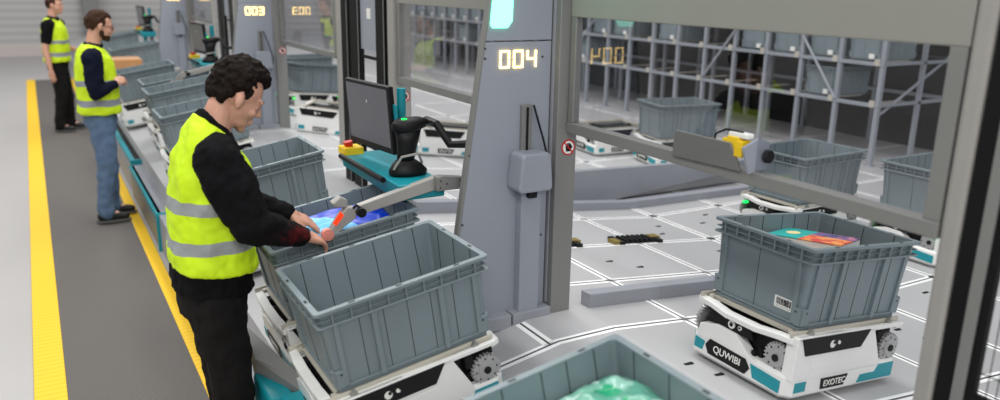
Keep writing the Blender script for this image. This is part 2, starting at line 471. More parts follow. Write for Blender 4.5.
tag(m.build('ramp_side_panel', M['curb'], bevel=.003), 'grey wedge-shaped side panel of the ramp behind the curbs, tapering to the right', 'ramp panel')
m = MB()
m.hexa([Vector(p) for p in ((2.9, 4.84, .46), (5.5, 4.84, .46), (5.5, 5.05, .46), (2.9, 5.05, .46), (2.9, 4.84, .755), (5.5, 4.84, .635), (5.5, 5.35, .46), (2.9, 5.65, .46))])
tag(m.build('robot_ramp', M['deck'], bevel=.003), 'light grey sloping robot ramp behind the wedge-shaped side panel', 'ramp')

# ------------------------------------------------------------------ totes
TL, TW, TH = .65, .494, .322
def rrect(hx, hy, r, z, n=5):
    pts = []
    for cx, cy, a0 in ((hx - r, hy - r, 0), (-hx + r, hy - r, 90), (-hx + r, -hy + r, 180), (hx - r, -hy + r, 270)):
        for k in range(n):
            a = math.radians(a0 + 90 * k / (n - 1)); pts.append(Vector((cx + r * math.cos(a), cy + r * math.sin(a), z)))
    return pts
def tote_mesh(detail=True):
    m = MB(); hx, hy, h = TL / 2, TW / 2, TH
    def ins(z): return .038 - .020 * z / h          # outer wall inset at height z
    rings = [rrect(hx - .046, hy - .046, .016, 0), rrect(hx - .038, hy - .038, .016, .008), rrect(hx - .018, hy - .018, .016, h - .002),
             rrect(hx - .0225, hy - .0225, .013, h - .002), rrect(hx - .043, hy - .043, .013, .012)]
    n = len(rings[0]); vs = [p for r in rings for p in r]
    fs = [(j*n + k, j*n + (k+1) % n, (j+1)*n + (k+1) % n, (j+1)*n + k) for j in range(4) for k in range(n)]
    fs += [list(range(n))[::-1], [4*n + k for k in range(n)]]
    m.add(vs, fs)
    def flange(z0, z1, i0, i1):
        r = [rrect(hx - i1, hy - i1, .010, z0), rrect(hx - i0, hy - i0, .014, z0), rrect(hx - i0, hy - i0, .014, z1), rrect(hx - i1, hy - i1, .010, z1)]
        vs = [p for q in r for p in q]
        m.add(vs, [(j*n + k, j*n + (k+1) % n, ((j+1) % 4)*n + (k+1) % n, ((j+1) % 4)*n + k) for j in range(4) for k in range(n)])
    flange(h - .013, h, .001, .0225)
    flange(h - .060, h - .053, .003, .025)
    flange(.0, .012, .034, .05)
    if detail:
        flange(h - .036, h - .033, .007, .025)
        def rib(side, u0, u1, z0, z1, d, mi=0):
            """rib on an outer wall; side 0:-y 1:+x 2:+y 3:-x"""
            q = []
            for z in (z0, z1):
                i = ins(z); hw = (hy if side in (0, 2) else hx)
                for (u, dd) in ((u0, i + .002), (u1, i + .002), (u1, i - d), (u0, i - d)):
                    w = hw - dd
                    q.append({0: Vector((u, -w, z)), 1: Vector((w, u, z)), 2: Vector((-u, w, z)), 3: Vector((-w, -u, z))}[side])
            m.hexa(q, mi)
        for side in range(4):
            H = hx if side in (0, 2) else hy
            # short ribs between the rim flanges
            k = 9 if side in (0, 2) else 7
            for i in range(k):
                u = -H + .06 + (2*H - .12) * i / (k - 1)
                rib(side, u - .003, u + .003, h - .056, h - .010, .016)
            for s in (-1, 1):
                a, b = sorted((s * (H - .075), s * (H - .045)))
                rib(side, a + .012 * (s < 0), b - .012 * (s > 0) , .02, h - .055, .010)
                a, b = sorted((s * (H - .062), s * (H - .032)))
                rib(side, a, b, .018, .085, .0105)
                c = s * (H - .052)
                rib(side, c - .0045, c + .0045, .066, .075, .0112, 1)
            if side in (0, 2):
                for u in (-.125, .125): rib(side, u - .010, u + .010, .015, h - .055, .014)
                for u in (-.175, -.088, 0, .088, .175): rib(side, u - .0013, u + .0013, .015, h - .055, .0012, 1)
            else:
                for u in (-.01,): rib(side, u - .0012, u + .0012, .015, h - .055, .0012, 1)
            # base shadow gap ledge
            rib(side, -H + .07, H - .07, .016, .024, .009)
        # dark joint lines on rim, inner ribs
        for u in (-.23, -.14, -.06, .06, .14, .23):
            for s in (-1, 1):
                y = s * (hy - .034)
                q = []
                for z in (.02, h - .004):
                    i = .0435 - .0205 * z / h
                    for (du, dd) in ((-.0014, -.002), (.0014, -.002), (.0014, .0015), (-.0014, .0015)):
                        q.append(Vector((u + du, s * (hy - i - dd), z)))
                m.hexa(q, 1)
        for u in (-.14, 0, .14):
            for s in (-1, 1):
                q = []
                for z in (.02, h - .004):
                    i = .0435 - .0205 * z / h
                    for (du, dd) in ((-.0014, -.002), (.0014, -.002), (.0014, .0015), (-.0014, .0015)):
                        q.append(Vector((s * (hx - i - dd), u + du, z)))
                m.hexa(q, 1)
        for s in (-1, 1):
            for u in (-.19, -.02, .2): m.box((u - .012, s * (hy - .012) - .005, h - .002), (u + .012, s * (hy - .012) + .005, h + .0008), 1)
            for v in (-.12, .1): m.box((s * (hx - .012) - .005, v - .012, h - .002), (s * (hx - .012) + .005, v + .012, h + .0008), 1)
    return m
tote0 = tote_mesh().build('storage_tote', [M['tote'], M['tote_in']])
b = tote0.modifiers.new('bevel', 'BEVEL'); b.width = .0015; b.segments = 1; b.limit_method = 'ANGLE'
def add_label(t, side, u):
    m = MB(); z0, z1 = .055, .10
    hw = TL / 2 if side == 3 else TW / 2
    def P(u, z, d): 
        w = hw - (.038 - .020 * z / TH) + d
        return Vector((-w, -u, z)) if side == 3 else Vector((u, -w, z))
    m.prism([(u - .042, z0), (u + .042, z0), (u + .042, z1), (u - .042, z1)], P, -.002, .002)
    m.prism([(0, 0)] * 0 or [(u - .034, z0 + .006), (u - .034, z0 + .006 + .001), (u + .034, z0 + .007), (u + .034, z0 + .006)], P, .0015, .003, 1)
    x = u - .033
    random.seed(11)
    while x < u + .033:
        w = random.choice((.0012, .002, .003)); m.prism([(x, z0 + .014), (x + w, z0 + .014), (x + w, z1 - .005), (x, z1 - .005)], P, .0015, .003, 1); x += w + random.choice((.0015, .003))
    m.build('barcode_label', [M['paper'], M['black']], t)
tote_far = tote_mesh(True)
first = [True]
def tote(x, y, z, tilt, yaw, label, group=None, barcode=None, roll=0):
    if first[0]: t = tote0; first[0] = False
    else:
        t = tote0.copy(); COL.objects.link(t)
    t.location = (x, y, z); t.rotation_euler = (roll, tilt, yaw)
    for k in ('group',):
        if k in t: del t[k]
    tag(t, label, 'tote', group)
    if barcode: add_label(t, *barcode)
    return t

# ------------------------------------------------------------------ robots
RL, RW, RH = .665, .515, .27
def robot():
    e = empty('carrier_robot')
    hx, hy = RL / 2, RW / 2
    # chassis core
    m = MB(); m.box((-hx + .06, -hy + .06, .035), (hx - .06, hy - .06, .235))
    random.seed(5)
    for k in range(70):
        s = random.choice((0, 1)); a = random.uniform(-1, 1)
        d = random.uniform(.01, .045); w = random.uniform(.008, .025); z = random.uniform(.10, .215); q = random.choice((-1, 1))
        if s: m.box((a * (hx - .05) - w, q * (hy - .06) - d, z), (a * (hx - .05) + w, q * (hy - .06) + d, z + random.uniform(.01, .05)))
        else: m.box((q * (hx - .06) - d, a * (hy - .05) - w, z), (q * (hx - .06) + d, a * (hy - .05) + w, z + random.uniform(.01, .05)))
    m.build('chassis', M['dark'], e)
    # skirt (lower white shell with chamfered corners)
    def oct(hx, hy, c, z): return [Vector(p) for p in ((hx, -hy + c, z), (hx, hy - c, z), (hx - c, hy, z), (-hx + c, hy, z), (-hx, hy - c, z), (-hx, -hy + c, z), (-hx + c, -hy, z), (hx - c, -hy, z))]
    m = MB(); m.loft([oct(hx - .03, hy - .03, .03, .004), oct(hx, hy, .035, .028), oct(hx, hy, .035, .10), oct(hx - .015, hy - .015, .03, .112)])
    m.build('skirt', M['white'], e, bevel=.004)
    # long side faces
    for sgn in (-1, 1):
        F = (lambda s: (lambda u, v, d: Vector((-s * u, s * (hy + d), v))))(sgn)
        m = MB()
        m.prism([(-hx + .012, .09), (.21, .09), (.13, .255), (-.06, .262), (-hx + .012, .262)], F, -.05, .0)
        sh = m.build('side_shell', M['white'], e, bevel=.004)
        m = MB(); m.prism([(-.27, .188), (.055, .188), (.10, .256), (-.30, .256)], F, -.004, .004)
        fp = m.build('face_panel', M['black'], sh, bevel=.002)
        m = MB(); m.prism([(-.22, .125), (.03, .125), (.065, .172), (-.24, .172)], F, -.003, .0015); m.build('grip_recess', M['white'], sh, bevel=.003)
        m = MB()
        for cx, cz, r in ((-.125, .222, .015), (-.088, .225, .008)):
            pts = [(cx + r * math.cos(2*PI*k/16), cz + r * math.sin(2*PI*k/16)) for k in range(16)]
            m.prism(pts, F, .003, .006, 0)
            pts = [(cx + .006 + r * .45 * math.cos(2*PI*k/12), cz + .006 + r * .45 * math.sin(2*PI*k/12)) for k in range(12)]
            m.prism(pts, F, .005, .0075, 1)
        m.build('eye_emblem', [M['paper'], M['black']], sh)
        m = MB(); m.prism([(-.145, .040), (-.01, .040), (.008, .083), (-.150, .083)], F, -.002, .0035)
        pl = m.build('name_plate', M['black'], sh)
        T = frame(F(-.07, .0615, .0045), F(1, 0, 0) - F(0, 0, 0), (0, 0, 1))
        text('plate_lettering', 'EXOTEC', .034, M['paper'], sh, T, .0006, .0004)
        for poly in ([(-hx + .036, .045), (-.235, .045), (-.235, .084), (-hx + .036, .084)], [(.075, .034), (hx - .036, .034), (hx - .036, .095), (.20, .095), (.18, .066), (.092, .066)]):
            m = MB(); m.prism([(u, v) for u, v in poly] if poly[0][0] > 0 else poly, F, -.002, .0025); m.build('teal_stripe', M['teal'], sh)
        gear(e, F(.262, .155, -.015), (0, sgn, 0))
    for sgn in (-1, 1):
        F = (lambda s: (lambda u, v, d: Vector((s * (hx + d), s * u, v))))(sgn)
        m = MB()
        m.prism([(-hy + .04, .09), (-.21, .15), (-.12, .175), (-.02, .172), (.05, .12), (.14, .09)], F, -.05, .0)
        sh = m.build('end_shell', M['white'], e, bevel=.004)
        m = MB(); m.prism([(-.19, .172), (.06, .172), (.03, .225), (-.15, .225)], F, -.035, -.012)
        m.build('face_panel', M['black'], sh)
        m = MB()
        for cx, cz, r in ((-.055, .198, .017), (-.012, .198, .009)):
            m.prism([(cx + r * math.cos(2*PI*k/16), cz + r * math.sin(2*PI*k/16)) for k in range(16)], F, -.013, -.008, 0)
            m.prism([(cx + r * .5 * math.cos(2*PI*k/12), cz + r * .5 * math.sin(2*PI*k/12)) for k in range(12)], F, -.009, -.006, 1)
        m.build('eye_emblem', [M['paper'], M['black']], sh)
        m = MB(); m.prism([(-.16, .075), (-.14, .042), (.055, .038), (.075, .068), (.05, .098), (-.14, .104)], F, -.002, .0035)
        m.build('name_plate', M['black'], sh)
        T = frame(F(-.042, .072, .0045), F(1, 0, 0) - F(0, 0, 0), (0, 0, 1))
        text('plate_lettering', 'QUWIBI', .040, M['paper'], sh, T, .0006, .0004)
        for poly in ([(-hy + .038, .045), (-.175, .045), (-.165, .084), (-hy + .038, .09)], [(.095, .040), (hy - .036, .034), (hy - .036, .082), (.075, .09)]):
            m = MB(); m.prism(poly, F, -.002, .0025); m.build('teal_stripe', M['teal'], sh)
        gear(e, F(.175, .155, -.02), (sgn, 0, 0))
    # top rail
    m = MB()
    for s in (-1, 1):
        ys_ = [(-hy + .02, .240), (-hy + .09, .238), (-.07, .226), (.08, .226), (hy - .10, .240), (hy - .02, .243)]
        rings = []
        for y_, z_ in ys_:
            o_ = .0 if abs(y_) > hy - .04 else .008
            rings.append([Vector((s * (hx - .03), y_, z_ - .016)), Vector((s * (hx + o_), y_, z_ - .007)), Vector((s * (hx + o_), y_, z_ + .014)), Vector((s * (hx - .03), y_, z_ + .018))])
        m.loft(rings)
        m.box((-hx + .02, s * (hy - .012) - .012, .245), (hx - .02, s * (hy - .012) + .008, .262))
    m.build('top_rail', M['white'], e, bevel=.003)
    m = MB()
    for s in (-1, 1):
        m.box((-hx + .03, s * (hy - .055) - .012, .255), (hx - .03, s * (hy - .055) + .012, .27))
        m.box((-hx + .0, s * (hy - .03) - .004, .256), (hx - .02, s * (hy - .03) + .004, .276))
        m.box((s * (hx - .06) - .015, -hy + .05, .252), (s * (hx - .06) + .015, hy - .05, .27))
    m.build('tray', M['cream'], e, bevel=.002)
    for u in (-.235, .235):
        for q in (-1, 1):
            m = MB(); c = q * (hy - .018)
            m.prism([(u - .013, .25), (u + .013, .25), (u + .013, .27), (u + .006, .272), (u + .006, .284), (u - .006, .284), (u - .006, .272), (u - .013, .27)], lambda a_, b_, d: Vector((a_, d, b_)), c - .008, c + .010)
            m.build('locating_pin', M['steel'], e, bevel=.002)
    return e
def gear(e, c, n):
    n = Vector(n); ux = Vector((0, 0, 1)).cross(n).normalized(); uz = Vector((0, 0, 1))
    F = lambda u, v, d: c + ux * u + uz * v + n * d
    N = 24; pts = []
    for k in range(N):
        for q, r in ((0, .052), (.45, .052), (.5, .060), (.95, .060)):
            a = 2*PI*(k + q)/N; pts.append((r * math.cos(a), r * math.sin(a)))
    m = MB(); m.prism(pts, F, -.012, .006)
    m.prism([(.034 * math.cos(2*PI*k/20), .034 * math.sin(2*PI*k/20)) for k in range(20)], F, .004, .012)
    m.prism([(.014 * math.cos(2*PI*k/12), .014 * math.sin(2*PI*k/12)) for k in range(12)], F, .010, .018, 1)
    for k in range(8):
        a = 2*PI*k/8
        m.prism([(.043 * math.cos(a) + .004 * math.cos(b_), .043 * math.sin(a) + .004 * math.sin(b_)) for b_ in [2*PI*j/6 for j in range(6)]], F, .005, .007, 1)
    m.build('climbing_gear', [M['gear'], M['dark']], e)
robot0 = robot()
rfirst = [True]
RG = 'carrier robots'
def put_robot(x, y, z, tilt, yaw, label, led=False, roll=0):
    if rfirst[0]: r = robot0; rfirst[0] = False
    else: r = copy_tree(robot0)
    for c in [c for c in kids(r) if c.name.startswith('status_led')]: bpy.data.objects.remove(c)
    r.location = (x, y, z); r.rotation_euler = (roll, tilt, yaw)
    tag(r, label, 'robot')
    if led:
        m = MB()
        for a in (-1, 1):
            m = MB(); m.box((-RL/2 - .002, a * .2 - .012, .20), (-RL/2 + .03, a * .2 + .012, .212)); m.build('status_led', M['ledg'], r)
            m = MB(); m.box((a * .24 - .012, -RW/2 - .002, .228), (a * .24 + .012, -RW/2 + .02, .236)); m.build('status_led', M['ledg'], r)
    return r
def loaded(x, y, z, tilt, yaw, tl, rl, led=False, barcode=None):
    """tote with bottom centre at (x,y,z) and the robot under it"""
    t = tote(x, y, z, tilt, yaw, tl, barcode=barcode)
    up = Euler((0, tilt, yaw)).to_matrix() @ Vector((0, 0, 1))
    p = Vector((x, y, z)) - up * (RH + .001)
    put_robot(p.x - .015, p.y, p.z - .015 * math.tan(-tilt), tilt, yaw, rl, led)
    return t

loaded(2.613, 2.012, .851, .1, .007, 'grey tote of colourful flyers on the robot at the right, barcode label on its end', 'white robot with two black nameplates carrying the tote of flyers at right', barcode=(3, .13))
loaded(1.052, 2.587, .796, -.17, -.005, 'empty grey tote tilted toward the worker, nearest of the pair beside him', 'white robot under the empty tilted tote in the foreground beside the nearest worker')
loaded(1.085, 3.255, .796, -.17, -.005, 'grey tote holding the blue bag that the nearest worker reaches into', 'white robot under the tote the nearest worker reaches into')
loaded(1.10, 4.59, .796, -.17, .0, 'empty grey tote right behind the nearest worker\'s shoulder, below the monitor', 'white robot hidden under the empty tote behind the nearest worker\'s shoulder')
loaded(1.045, 1.36, .796, -.17, -.005, 'grey tote at the bottom edge holding a green and white plastic bag', 'white robot under the tote at the bottom edge of the picture')
# the next station back
loaded(1.14, 6.72, .805, -.17, .0, 'empty grey tote next behind the nearest worker\'s back, lowest of the far three', 'white robot under the lowest of the three far totes left of the nearest worker\'s head')
loaded(1.21, 8.02, .815, -.17, .0, 'empty grey tote in the middle of the far three left of the nearest worker\'s head', 'white robot under the middle tote of the far three')
loaded(1.25, 8.72, .82, -.17, .0, 'grey tote under the far scanner arm, topmost of the far three', 'white robot under the tote below the far scanner arm')
loaded(1.08, 9.85, .80, -.17, .0, 'long grey tote in front of the second worker\'s hands', 'white robot under the tote in front of the second worker\'s hands')
loaded(1.3, 12.75, .83, -.17, .0, 'blurred grey tote far back left of the second white-lit fin', 'blurred white robot far back under a grey tote', led=True)
loaded(1.3, 15.3, .83, -.17, .0, 'blurred grey tote farthest back beside the row of stations', 'blurred white robot farthest back beside the row of stations')
# behind the glass
zz = .45 + RH + .001
loaded(4.53, 3.61, zz, 0, .03, 'grey tote with white label seen under the glass rail, behind the flyer tote', 'white robot behind the flyer tote, half hidden under the glass rail', led=True, barcode=(3, -.0))
loaded(4.98, 2.90, zz, 0, -.0, 'grey tote seen through the lower right corner of the glass', 'white robot with green lights beyond the right end of the flyer tote', led=True)
put_robot(5.06, 6.47, .451, 0, -.08, 'bare white robot beyond the glass, just right of the signed post')
t_ = tote(5.27, 5.72, zz, 0, -.2, 'grey tote on a robot seen dimly through the glass above the rail')
put_robot(5.27, 5.72, .451, 0, -.2, 'white robot below the glass rail, second right of the signed post')
put_robot(3.37, 6.85, .50, .1, -.25, 'white robot seen behind the black handheld scanner, left of the central fin')
put_robot(2.75, 9.3, .555, .1, .25, 'white robot seen through the far glass under a grey tote', led=True)
tote(2.80, 9.3, .83, .1, .25, 'grey tote seen through the far glass above a white robot')
put_robot(2.62, 8.0, .57, .1, -.6, 'white robot partly hidden at the left of the black door posts', led=True)
tote(3.1, 10.6, .80, 0, .2, 'grey tote farther back through the far glass, below the cardboard box')
put_robot(3.1, 10.6, .525, 0, .2, 'white robot farther back through the far glass')

# contents -----------------------------------------------------------------
# flyers in the right tote
e = empty('flyer_stack', (2.60, 2.11, .0))
m = MB()
T0 = Matrix.Translation((2.70, 2.07, 1.112)) @ Euler((-.06, .10, .30)).to_matrix().to_4x4()
e.matrix_world = T0
m.box((-.11, -.15, -.03), (.11, .15, 0)); m.build('stack_body', M['paper'], e)
m = MB(); m.box((-.112, .02, 0), (.112, .152, .004)); m.build('teal_cover', M['flyer_teal'], e)
m = MB(); m.box((-.112, -.152, 0), (.02, .02, .004)); m.build('orange_cover', M['flyer_orange'], e)
m = MB(); m.box((.02, -.152, 0), (.112, .02, .004)); m.build('violet_cover', M['flyer_violet'], e)
m = MB(); m.prism([(.035 * math.cos(2*PI*k/16), .085 + .028 * math.sin(2*PI*k/16)) for k in range(16)], lambda u, v, d: Vector((u, v, d)), .003, .006); m.build('pale_emblem', plastic('pale_print', (.90, .85, .62), .5), e)
tag(e, 'stack of teal and orange printed flyers lying in the right tote', 'flyers')
m = MB(); m.box((-.20, -.12, 0), (.20, .12, .17)); 
o = m.build('packed_carton', M['orange'], loc=(2.63, 2.03, .866), rot=(0, .1, .0)); tag(o, 'brown carton beneath the flyers in the right tote', 'carton')

def bag(name, L, W, H, mat, seed, rough=.6):
    """puffy film bag as a displaced pillow"""
    random.seed(seed); m = MB(); N = 34
    from mathutils import noise
    vs = []; 
    for top in (1, -1):
        for j in range(N + 1):
            for i in range(N + 1):
                u = i / N * 2 - 1; v = j / N * 2 - 1
                h = (max(0, (1 - u**4) * (1 - v**4))) ** .5
                nz = noise.fractal(Vector((u * 2.6, v * 2.2, seed)), 1, 2, 4) * .25 + noise.ridged_multi_fractal(Vector((u * 3, v * 3, seed)), 1, 2, 3, 1, 2) * .10
                vs.append((u * L / 2, v * W / 2, top * H / 2 * h * (1 + nz * rough * 2 * (top > 0)) ))
    n1 = (N + 1) ** 2; fs = []
    for j in range(N):
        for i in range(N):
            a = j * (N + 1) + i
            fs.append((a, a + 1, a + N + 2, a + N + 1)); fs.append((n1 + a, n1 + a + N + 1, n1 + a + N + 2, n1 + a + 1))
    m.add(vs, fs)
    return m.build(name, mat, smooth=True)
o = bag('plastic_bag', .52, .40, .12, M['greenfilm'], 4, 1.0); o.location = (1.07, 1.37, 1.0); o.rotation_euler = (.0, -.17, .0)
tag(o, 'crinkled green and white plastic bag in the tote at the bottom edge', 'bag')
o = bag('plastic_bag', .42, .25, .11, M['bagprint'], 9, .25); o.location = (1.09, 3.25, 1.055); o.rotation_euler = (.10, -.15, -.04)
tag(o, 'shiny blue plastic bag with a light blue side in the tote by the worker\'s hands', 'bag')
m = MB(); m.oval([(.09, .0, .050, .055, .026, 0), (.09, .0, .068, .050, .023, 0)])
q = m.build('white_logo', M['paper'], o)
m = MB(); m.oval([(.09, .0, .060, .038, .014, 0), (.09, .0, .0695, .036, .013, 0)])
q = m.build('logo_centre', M['blue'], q)

# ------------------------------------------------------------------ stations
SEG = {'0': 'abcdef', '1': 'bc', '2': 'abged', '3': 'abgcd', '4': 'fgbc'}
def digits(e, s, x0, y, z0, w=.048, h=.074, gap=.066):
    for i, ch in enumerate(s):
        m = MB(); x = x0 + i * gap; t = .0075; sl = .0
        R_ = {'a': (x, z0 + h - t, x + w, z0 + h), 'd': (x, z0, x + w, z0 + t), 'g': (x, z0 + h/2 - t/2, x + w, z0 + h/2 + t/2),
              'f': (x, z0 + h/2 + .002, x + t, z0 + h - .002), 'e': (x, z0 + .002, x + t, z0 + h/2 - .002),
              'b': (x + w - t, z0 + h/2 + .002, x + w, z0 + h - .002), 'c': (x + w - t, z0 + .002, x + w, z0 + h/2 - .002)}
        for k in SEG[ch]:
            a = R_[k]; m.box((a[0], y - .003, a[1]), (a[2], y + .001, a[3]))
        m.build('digit', M['led'], e)

def sign(m, G):
    """round red-rimmed no-touch sign with a black hand"""
    def disc(r, d0, d1, mi): m.prism([(r * math.cos(2*PI*k/24), r * math.sin(2*PI*k/24)) for k in range(24)], G, d0, d1, mi)
    disc(.036, -.001, .001, 0); disc(.029, .0, .0018, 1)
    m.prism([(-.012, -.018), (.012, -.018), (.015, .004), (-.015, .004)], G, .001, .003, 2)
    for k, (u, l) in enumerate(((-.012, .014), (-.004, .019), (.004, .019), (.011, .014))): m.prism([(u - .0032, 0), (u + .0032, 0), (u + .0032, l), (u - .0032, l)], G, .001, .003, 2)
    m.prism([(.010, -.012), (.022, .002), (.018, .006), (.008, -.004)], G, .001, .003, 2)
    m.prism([(-.026, .022), (-.022, .026), (.026, -.022), (.022, -.026)], G, .0025, .004, 0)

def station(ox, oy, num, where, fin, far=False):
    e = empty('station_fin', (ox + 1.7, oy + 2.95, .625)); 
    P = lambda x, y, z: (x - 1.7, y - 2.95, z - .625)
    def F(u, v, d): return Vector(P(u, d, v))
    m = MB(); m.prism([(1.43, .66), (1.925, .66), (1.925, 1.865), (1.60, 1.865)], F, 2.90, 2.93); m.build('fin_panel', M['fin'], e, bevel=.004)
    m = MB(); m.prism([(1.601, 1.87), (1.925, 1.87), (1.925, 2.9), (1.70, 2.9), (1.63, 2.03)], F, 2.90, 2.93); m.build('upper_panel', M['fin'], e, bevel=.004)
    m = MB(); m.prism([(1.420, .66), (1.432, .66), (1.602, 1.865), (1.635, 2.05), (1.700, 2.9), (1.690, 2.9), (1.623, 2.05), (1.590, 1.865)], F, 2.898, 2.935); m.build('edge_trim', M['frame'], e, bevel=.002)
    m = MB(); m.box(P(1.42, 2.84, .60), P(1.72, 3.02, .665)); m.box(P(1.73, 2.84, .60), P(1.93, 3.02, .665)); m.build('foot_plate', M['curb'], e, bevel=.004)
    m = MB(); m.box(P(1.765, 2.855, .62), P(1.868, 2.90, 1.33)); m.build('cable_duct', M['fin'], e, bevel=.004)
    m = MB(); m.box(P(1.775, 2.88, 1.33), P(1.825, 2.90, 1.60)); m.build('duct_rail', M['frame'], e, bevel=.002)
    m = MB(); m.box(P(1.806, 2.868, 1.10), P(1.814, 2.856, 1.26)); m.box(P(1.795, 2.872, 1.36), P(1.803, 2.879, 1.59)); m.build('rail_slot', M['black'], e)
    m = MB()
    m.prism([(1.715, 1.25), (1.725, 1.235), (1.875, 1.235), (1.885, 1.25), (1.872, 1.395), (1.855, 1.405), (1.745, 1.405), (1.728, 1.395)], F, 2.79, 2.90)
    m.build('drive_housing', M['fin'], e, bevel=.012)
    m = MB(); m.tube([P(1.825, 2.87, 1.60), P(1.85, 2.865, 1.52), P(1.872, 2.86, 1.45), P(1.89, 2.86, 1.39), P(1.905, 2.865, 1.33), P(1.90, 2.87, 1.27), P(1.86, 2.87, 1.20)], .0045, 6); m.box(P(1.79, 2.83, 1.20), P(1.83, 2.87, 1.24)); m.build('cable', M['black'], e)
    m = MB()
    m.prism([(1.622, 1.935), (1.632, 1.922), (1.70, 1.922), (1.722, 1.95), (1.735, 2.5), (1.66, 2.5)], F, 2.888, 2.902)
    lp = m.build('status_lamp', M['lamp'] if not far else M['lampg'], e, bevel=.002)
    digits(e, num, *P(1.668, 2.897, 1.757))
    m = MB()
    for (x, z) in ((1.60, 1.80), (1.88, 1.80), (1.88, 1.2), (1.53, 1.4), (1.50, 1.1), (1.60, 1.84), (1.9, 1.0), (1.46, .8)): m.box(P(x - .004, 2.897, z - .004), P(x + .004, 2.901, z + .004))
    m.build('screw', M['screw'], e)
    tag(e, f'tall grey tapering fin with lit number {num} {where}', 'station fin')

    # post at the glass plane
    e = empty('frame_post', (ox + 2.0, oy + 2.9, .625)); P = lambda x, y, z: (x - 2.0, y - 2.9, z - .625)
    m = MB(); m.box(P(1.935, 2.85, .56), P(2.042, 2.94, 3.0)); m.box(P(1.97, 2.94, .6), P(2.02, 2.965, 3.0)); m.build('post_body', M['frame'], e, bevel=.005)
    m = MB(); m.box(P(1.929, 2.885, .67), P(1.936, 2.90, 3.0)); m.build('post_groove', M['curb'], e)
    m = MB()
    sign(m, lambda u, v, d: Vector(P(1.998 + u, 2.85 - d, 1.405 + v)))
    m.build('warning_sign', [M['red'], M['paper'], M['black']], e)
    tag(e, f'grey upright post with round no-touch sign beside {fin}', 'post')

    # glass panels to either side
    spans = [('near', 1.147, 2.848), ('far', 2.97, 4.748)]
    for nm, y0, y1 in spans:
        e = empty('glass_guard', (ox + 2.0, oy + (y0 + y1) / 2, 1.49)); P = lambda x, y, z: (x - 2.0, y - (y0 + y1) / 2, z - 1.49)
        m = MB(); m.box(P(1.985, y0, 1.968), P(2.025, y1, 2.9)); m.build('header_panel', M['band'], e, bevel=.004)
        m = MB(); m.box(P(1.98, y0, 1.474), P(2.03, y1, 1.520)); m.build('bottom_rail', M['frame'], e, bevel=.004)
        m = MB(); m.box(P(1.985, y0 + .002, 1.52), P(2.02, y0 + .048, 1.968)); m.build('stile', M['frame'], e, bevel=.003)
        m = MB(); m.box(P(1.985, y1 - .04, 1.52), P(2.02, y1 - .002, 1.968)); m.build('stile', M['frame'], e, bevel=.003)
        m = MB(); m.box(P(1.9905, y0 + .046, 1.52), P(1.992, y1 - .038, 1.97)); m.build('pane', M['glass'], e)
        tag(e, f'clear glass guard panel with grey header on the {nm} side of {fin}', 'glass panel')

    # end posts
    for (x0, x1, ya, yb, nm) in ((1.985, 2.03, 1.09, 1.145, 'near'), (1.955, 2.085, 4.75, 4.84, 'far')):
        m = MB(); m.box((ox + x0, oy + ya, .5), (ox + x1, oy + yb, 3.0)); o = m.build('frame_post', M['postl'], bevel=.014)
        tag(o, f'light grey rounded post ending the glass on the {nm} side of {fin}', 'post')
        if nm == 'far':
            m = MB(); sign(m, lambda u, v, d: Vector((ox + 2.035 + u, oy + ya - d, 1.385 + v))); m.build('warning_sign', [M['red'], M['paper'], M['black']], o)
def door(ox, oy, where):
    e = empty('mesh_door', (ox + 2.0, oy, .5)); 
    P = lambda y: y - oy
    yy = [oy + .0, oy + .2, oy + .55, oy + .78, oy + .86]
    for (a, b, x0, x1) in ((0.0, .055, -.015, .015), (.08, .24, -.02, .02), (.56, .74, -.02, .02), (.79, .93, -.02, .02)):
        m = MB(); m.box((x0, a, 0), (x1, b, 2.6)); m.build('black_upright', M['blackm'], e, bevel=.004)
        m = MB(); m.box((x0 - .003, a + .005, 0), (x0 + .003, a + .014, 2.6)); m.build('grey_strip', M['frame'], e)
    m = MB()
    for z in (.45, 1.08, 1.5): m.box((-.008, .19, z), (.008, .60, z + .02))
    m.build('cross_bar', M['blackm'], e)
    m = MB(); m.box((-.004, .20, 1.14), (.004, .58, 2.5)); m.build('door_leaf', M['fin'], e)
    m = MB(); m.box((-.008, .36, 1.35), (-.004, .43, 1.42)); m.build('paper_notice', M['paper'], e)
    tag(e, where, 'door')

station(0, 0, '004', 'at the centre of the picture', 'the central fin')
station(.17, 5.3, '003', 'behind the nearest worker\'s head', 'the second fin', far=True)
station(.21, 10.7, '002', 'farthest back at the top left', 'the farthest fin', far=True)
door(0, 4.86, 'black framed access door with slim uprights behind the monitor')
door(.17, 10.25, 'black framed access door beyond the second fin, above the far monitor')

# near mesh fence at the right edge
e = empty('mesh_fence', (2.0, .5, .5))
def bx(a, b, mb): mb.box((a[0] - 2., a[1] - .5, a[2] - .5), (b[0] - 2., b[1] - .5, b[2] - .5))
for a_, b_ in ((1.044, 1.088), (.988, 1.010)):
    m = MB(); bx((1.99, a_, .45), (2.012, b_, 3.0), m); m.build('black_upright', M['blackm'], e, bevel=.002)
m = MB(); bx((1.985, 1.012, .45), (2.005, 1.043, 3.0), m); m.build('grey_upright', M['frame'], e, bevel=.003)
m = MB()
for k in range(28): bx((1.999, .962 - k * .024, .45), (2.001, .964 - k * .024, 3.0), m)
for z in (.55, .85, 1.16, 1.45, 1.75): bx((1.997, .15, z), (2.001, .985, z + .002), m)
m.build('wire_mesh', M['blackm'], e)
m = MB(); bx((1.992, .15, 1.085), (2.008, .985, 1.10), m); m.build('cross_bar', M['blackm'], e)
tag(e, 'black wire mesh fence with dark uprights at the right edge', 'fence')

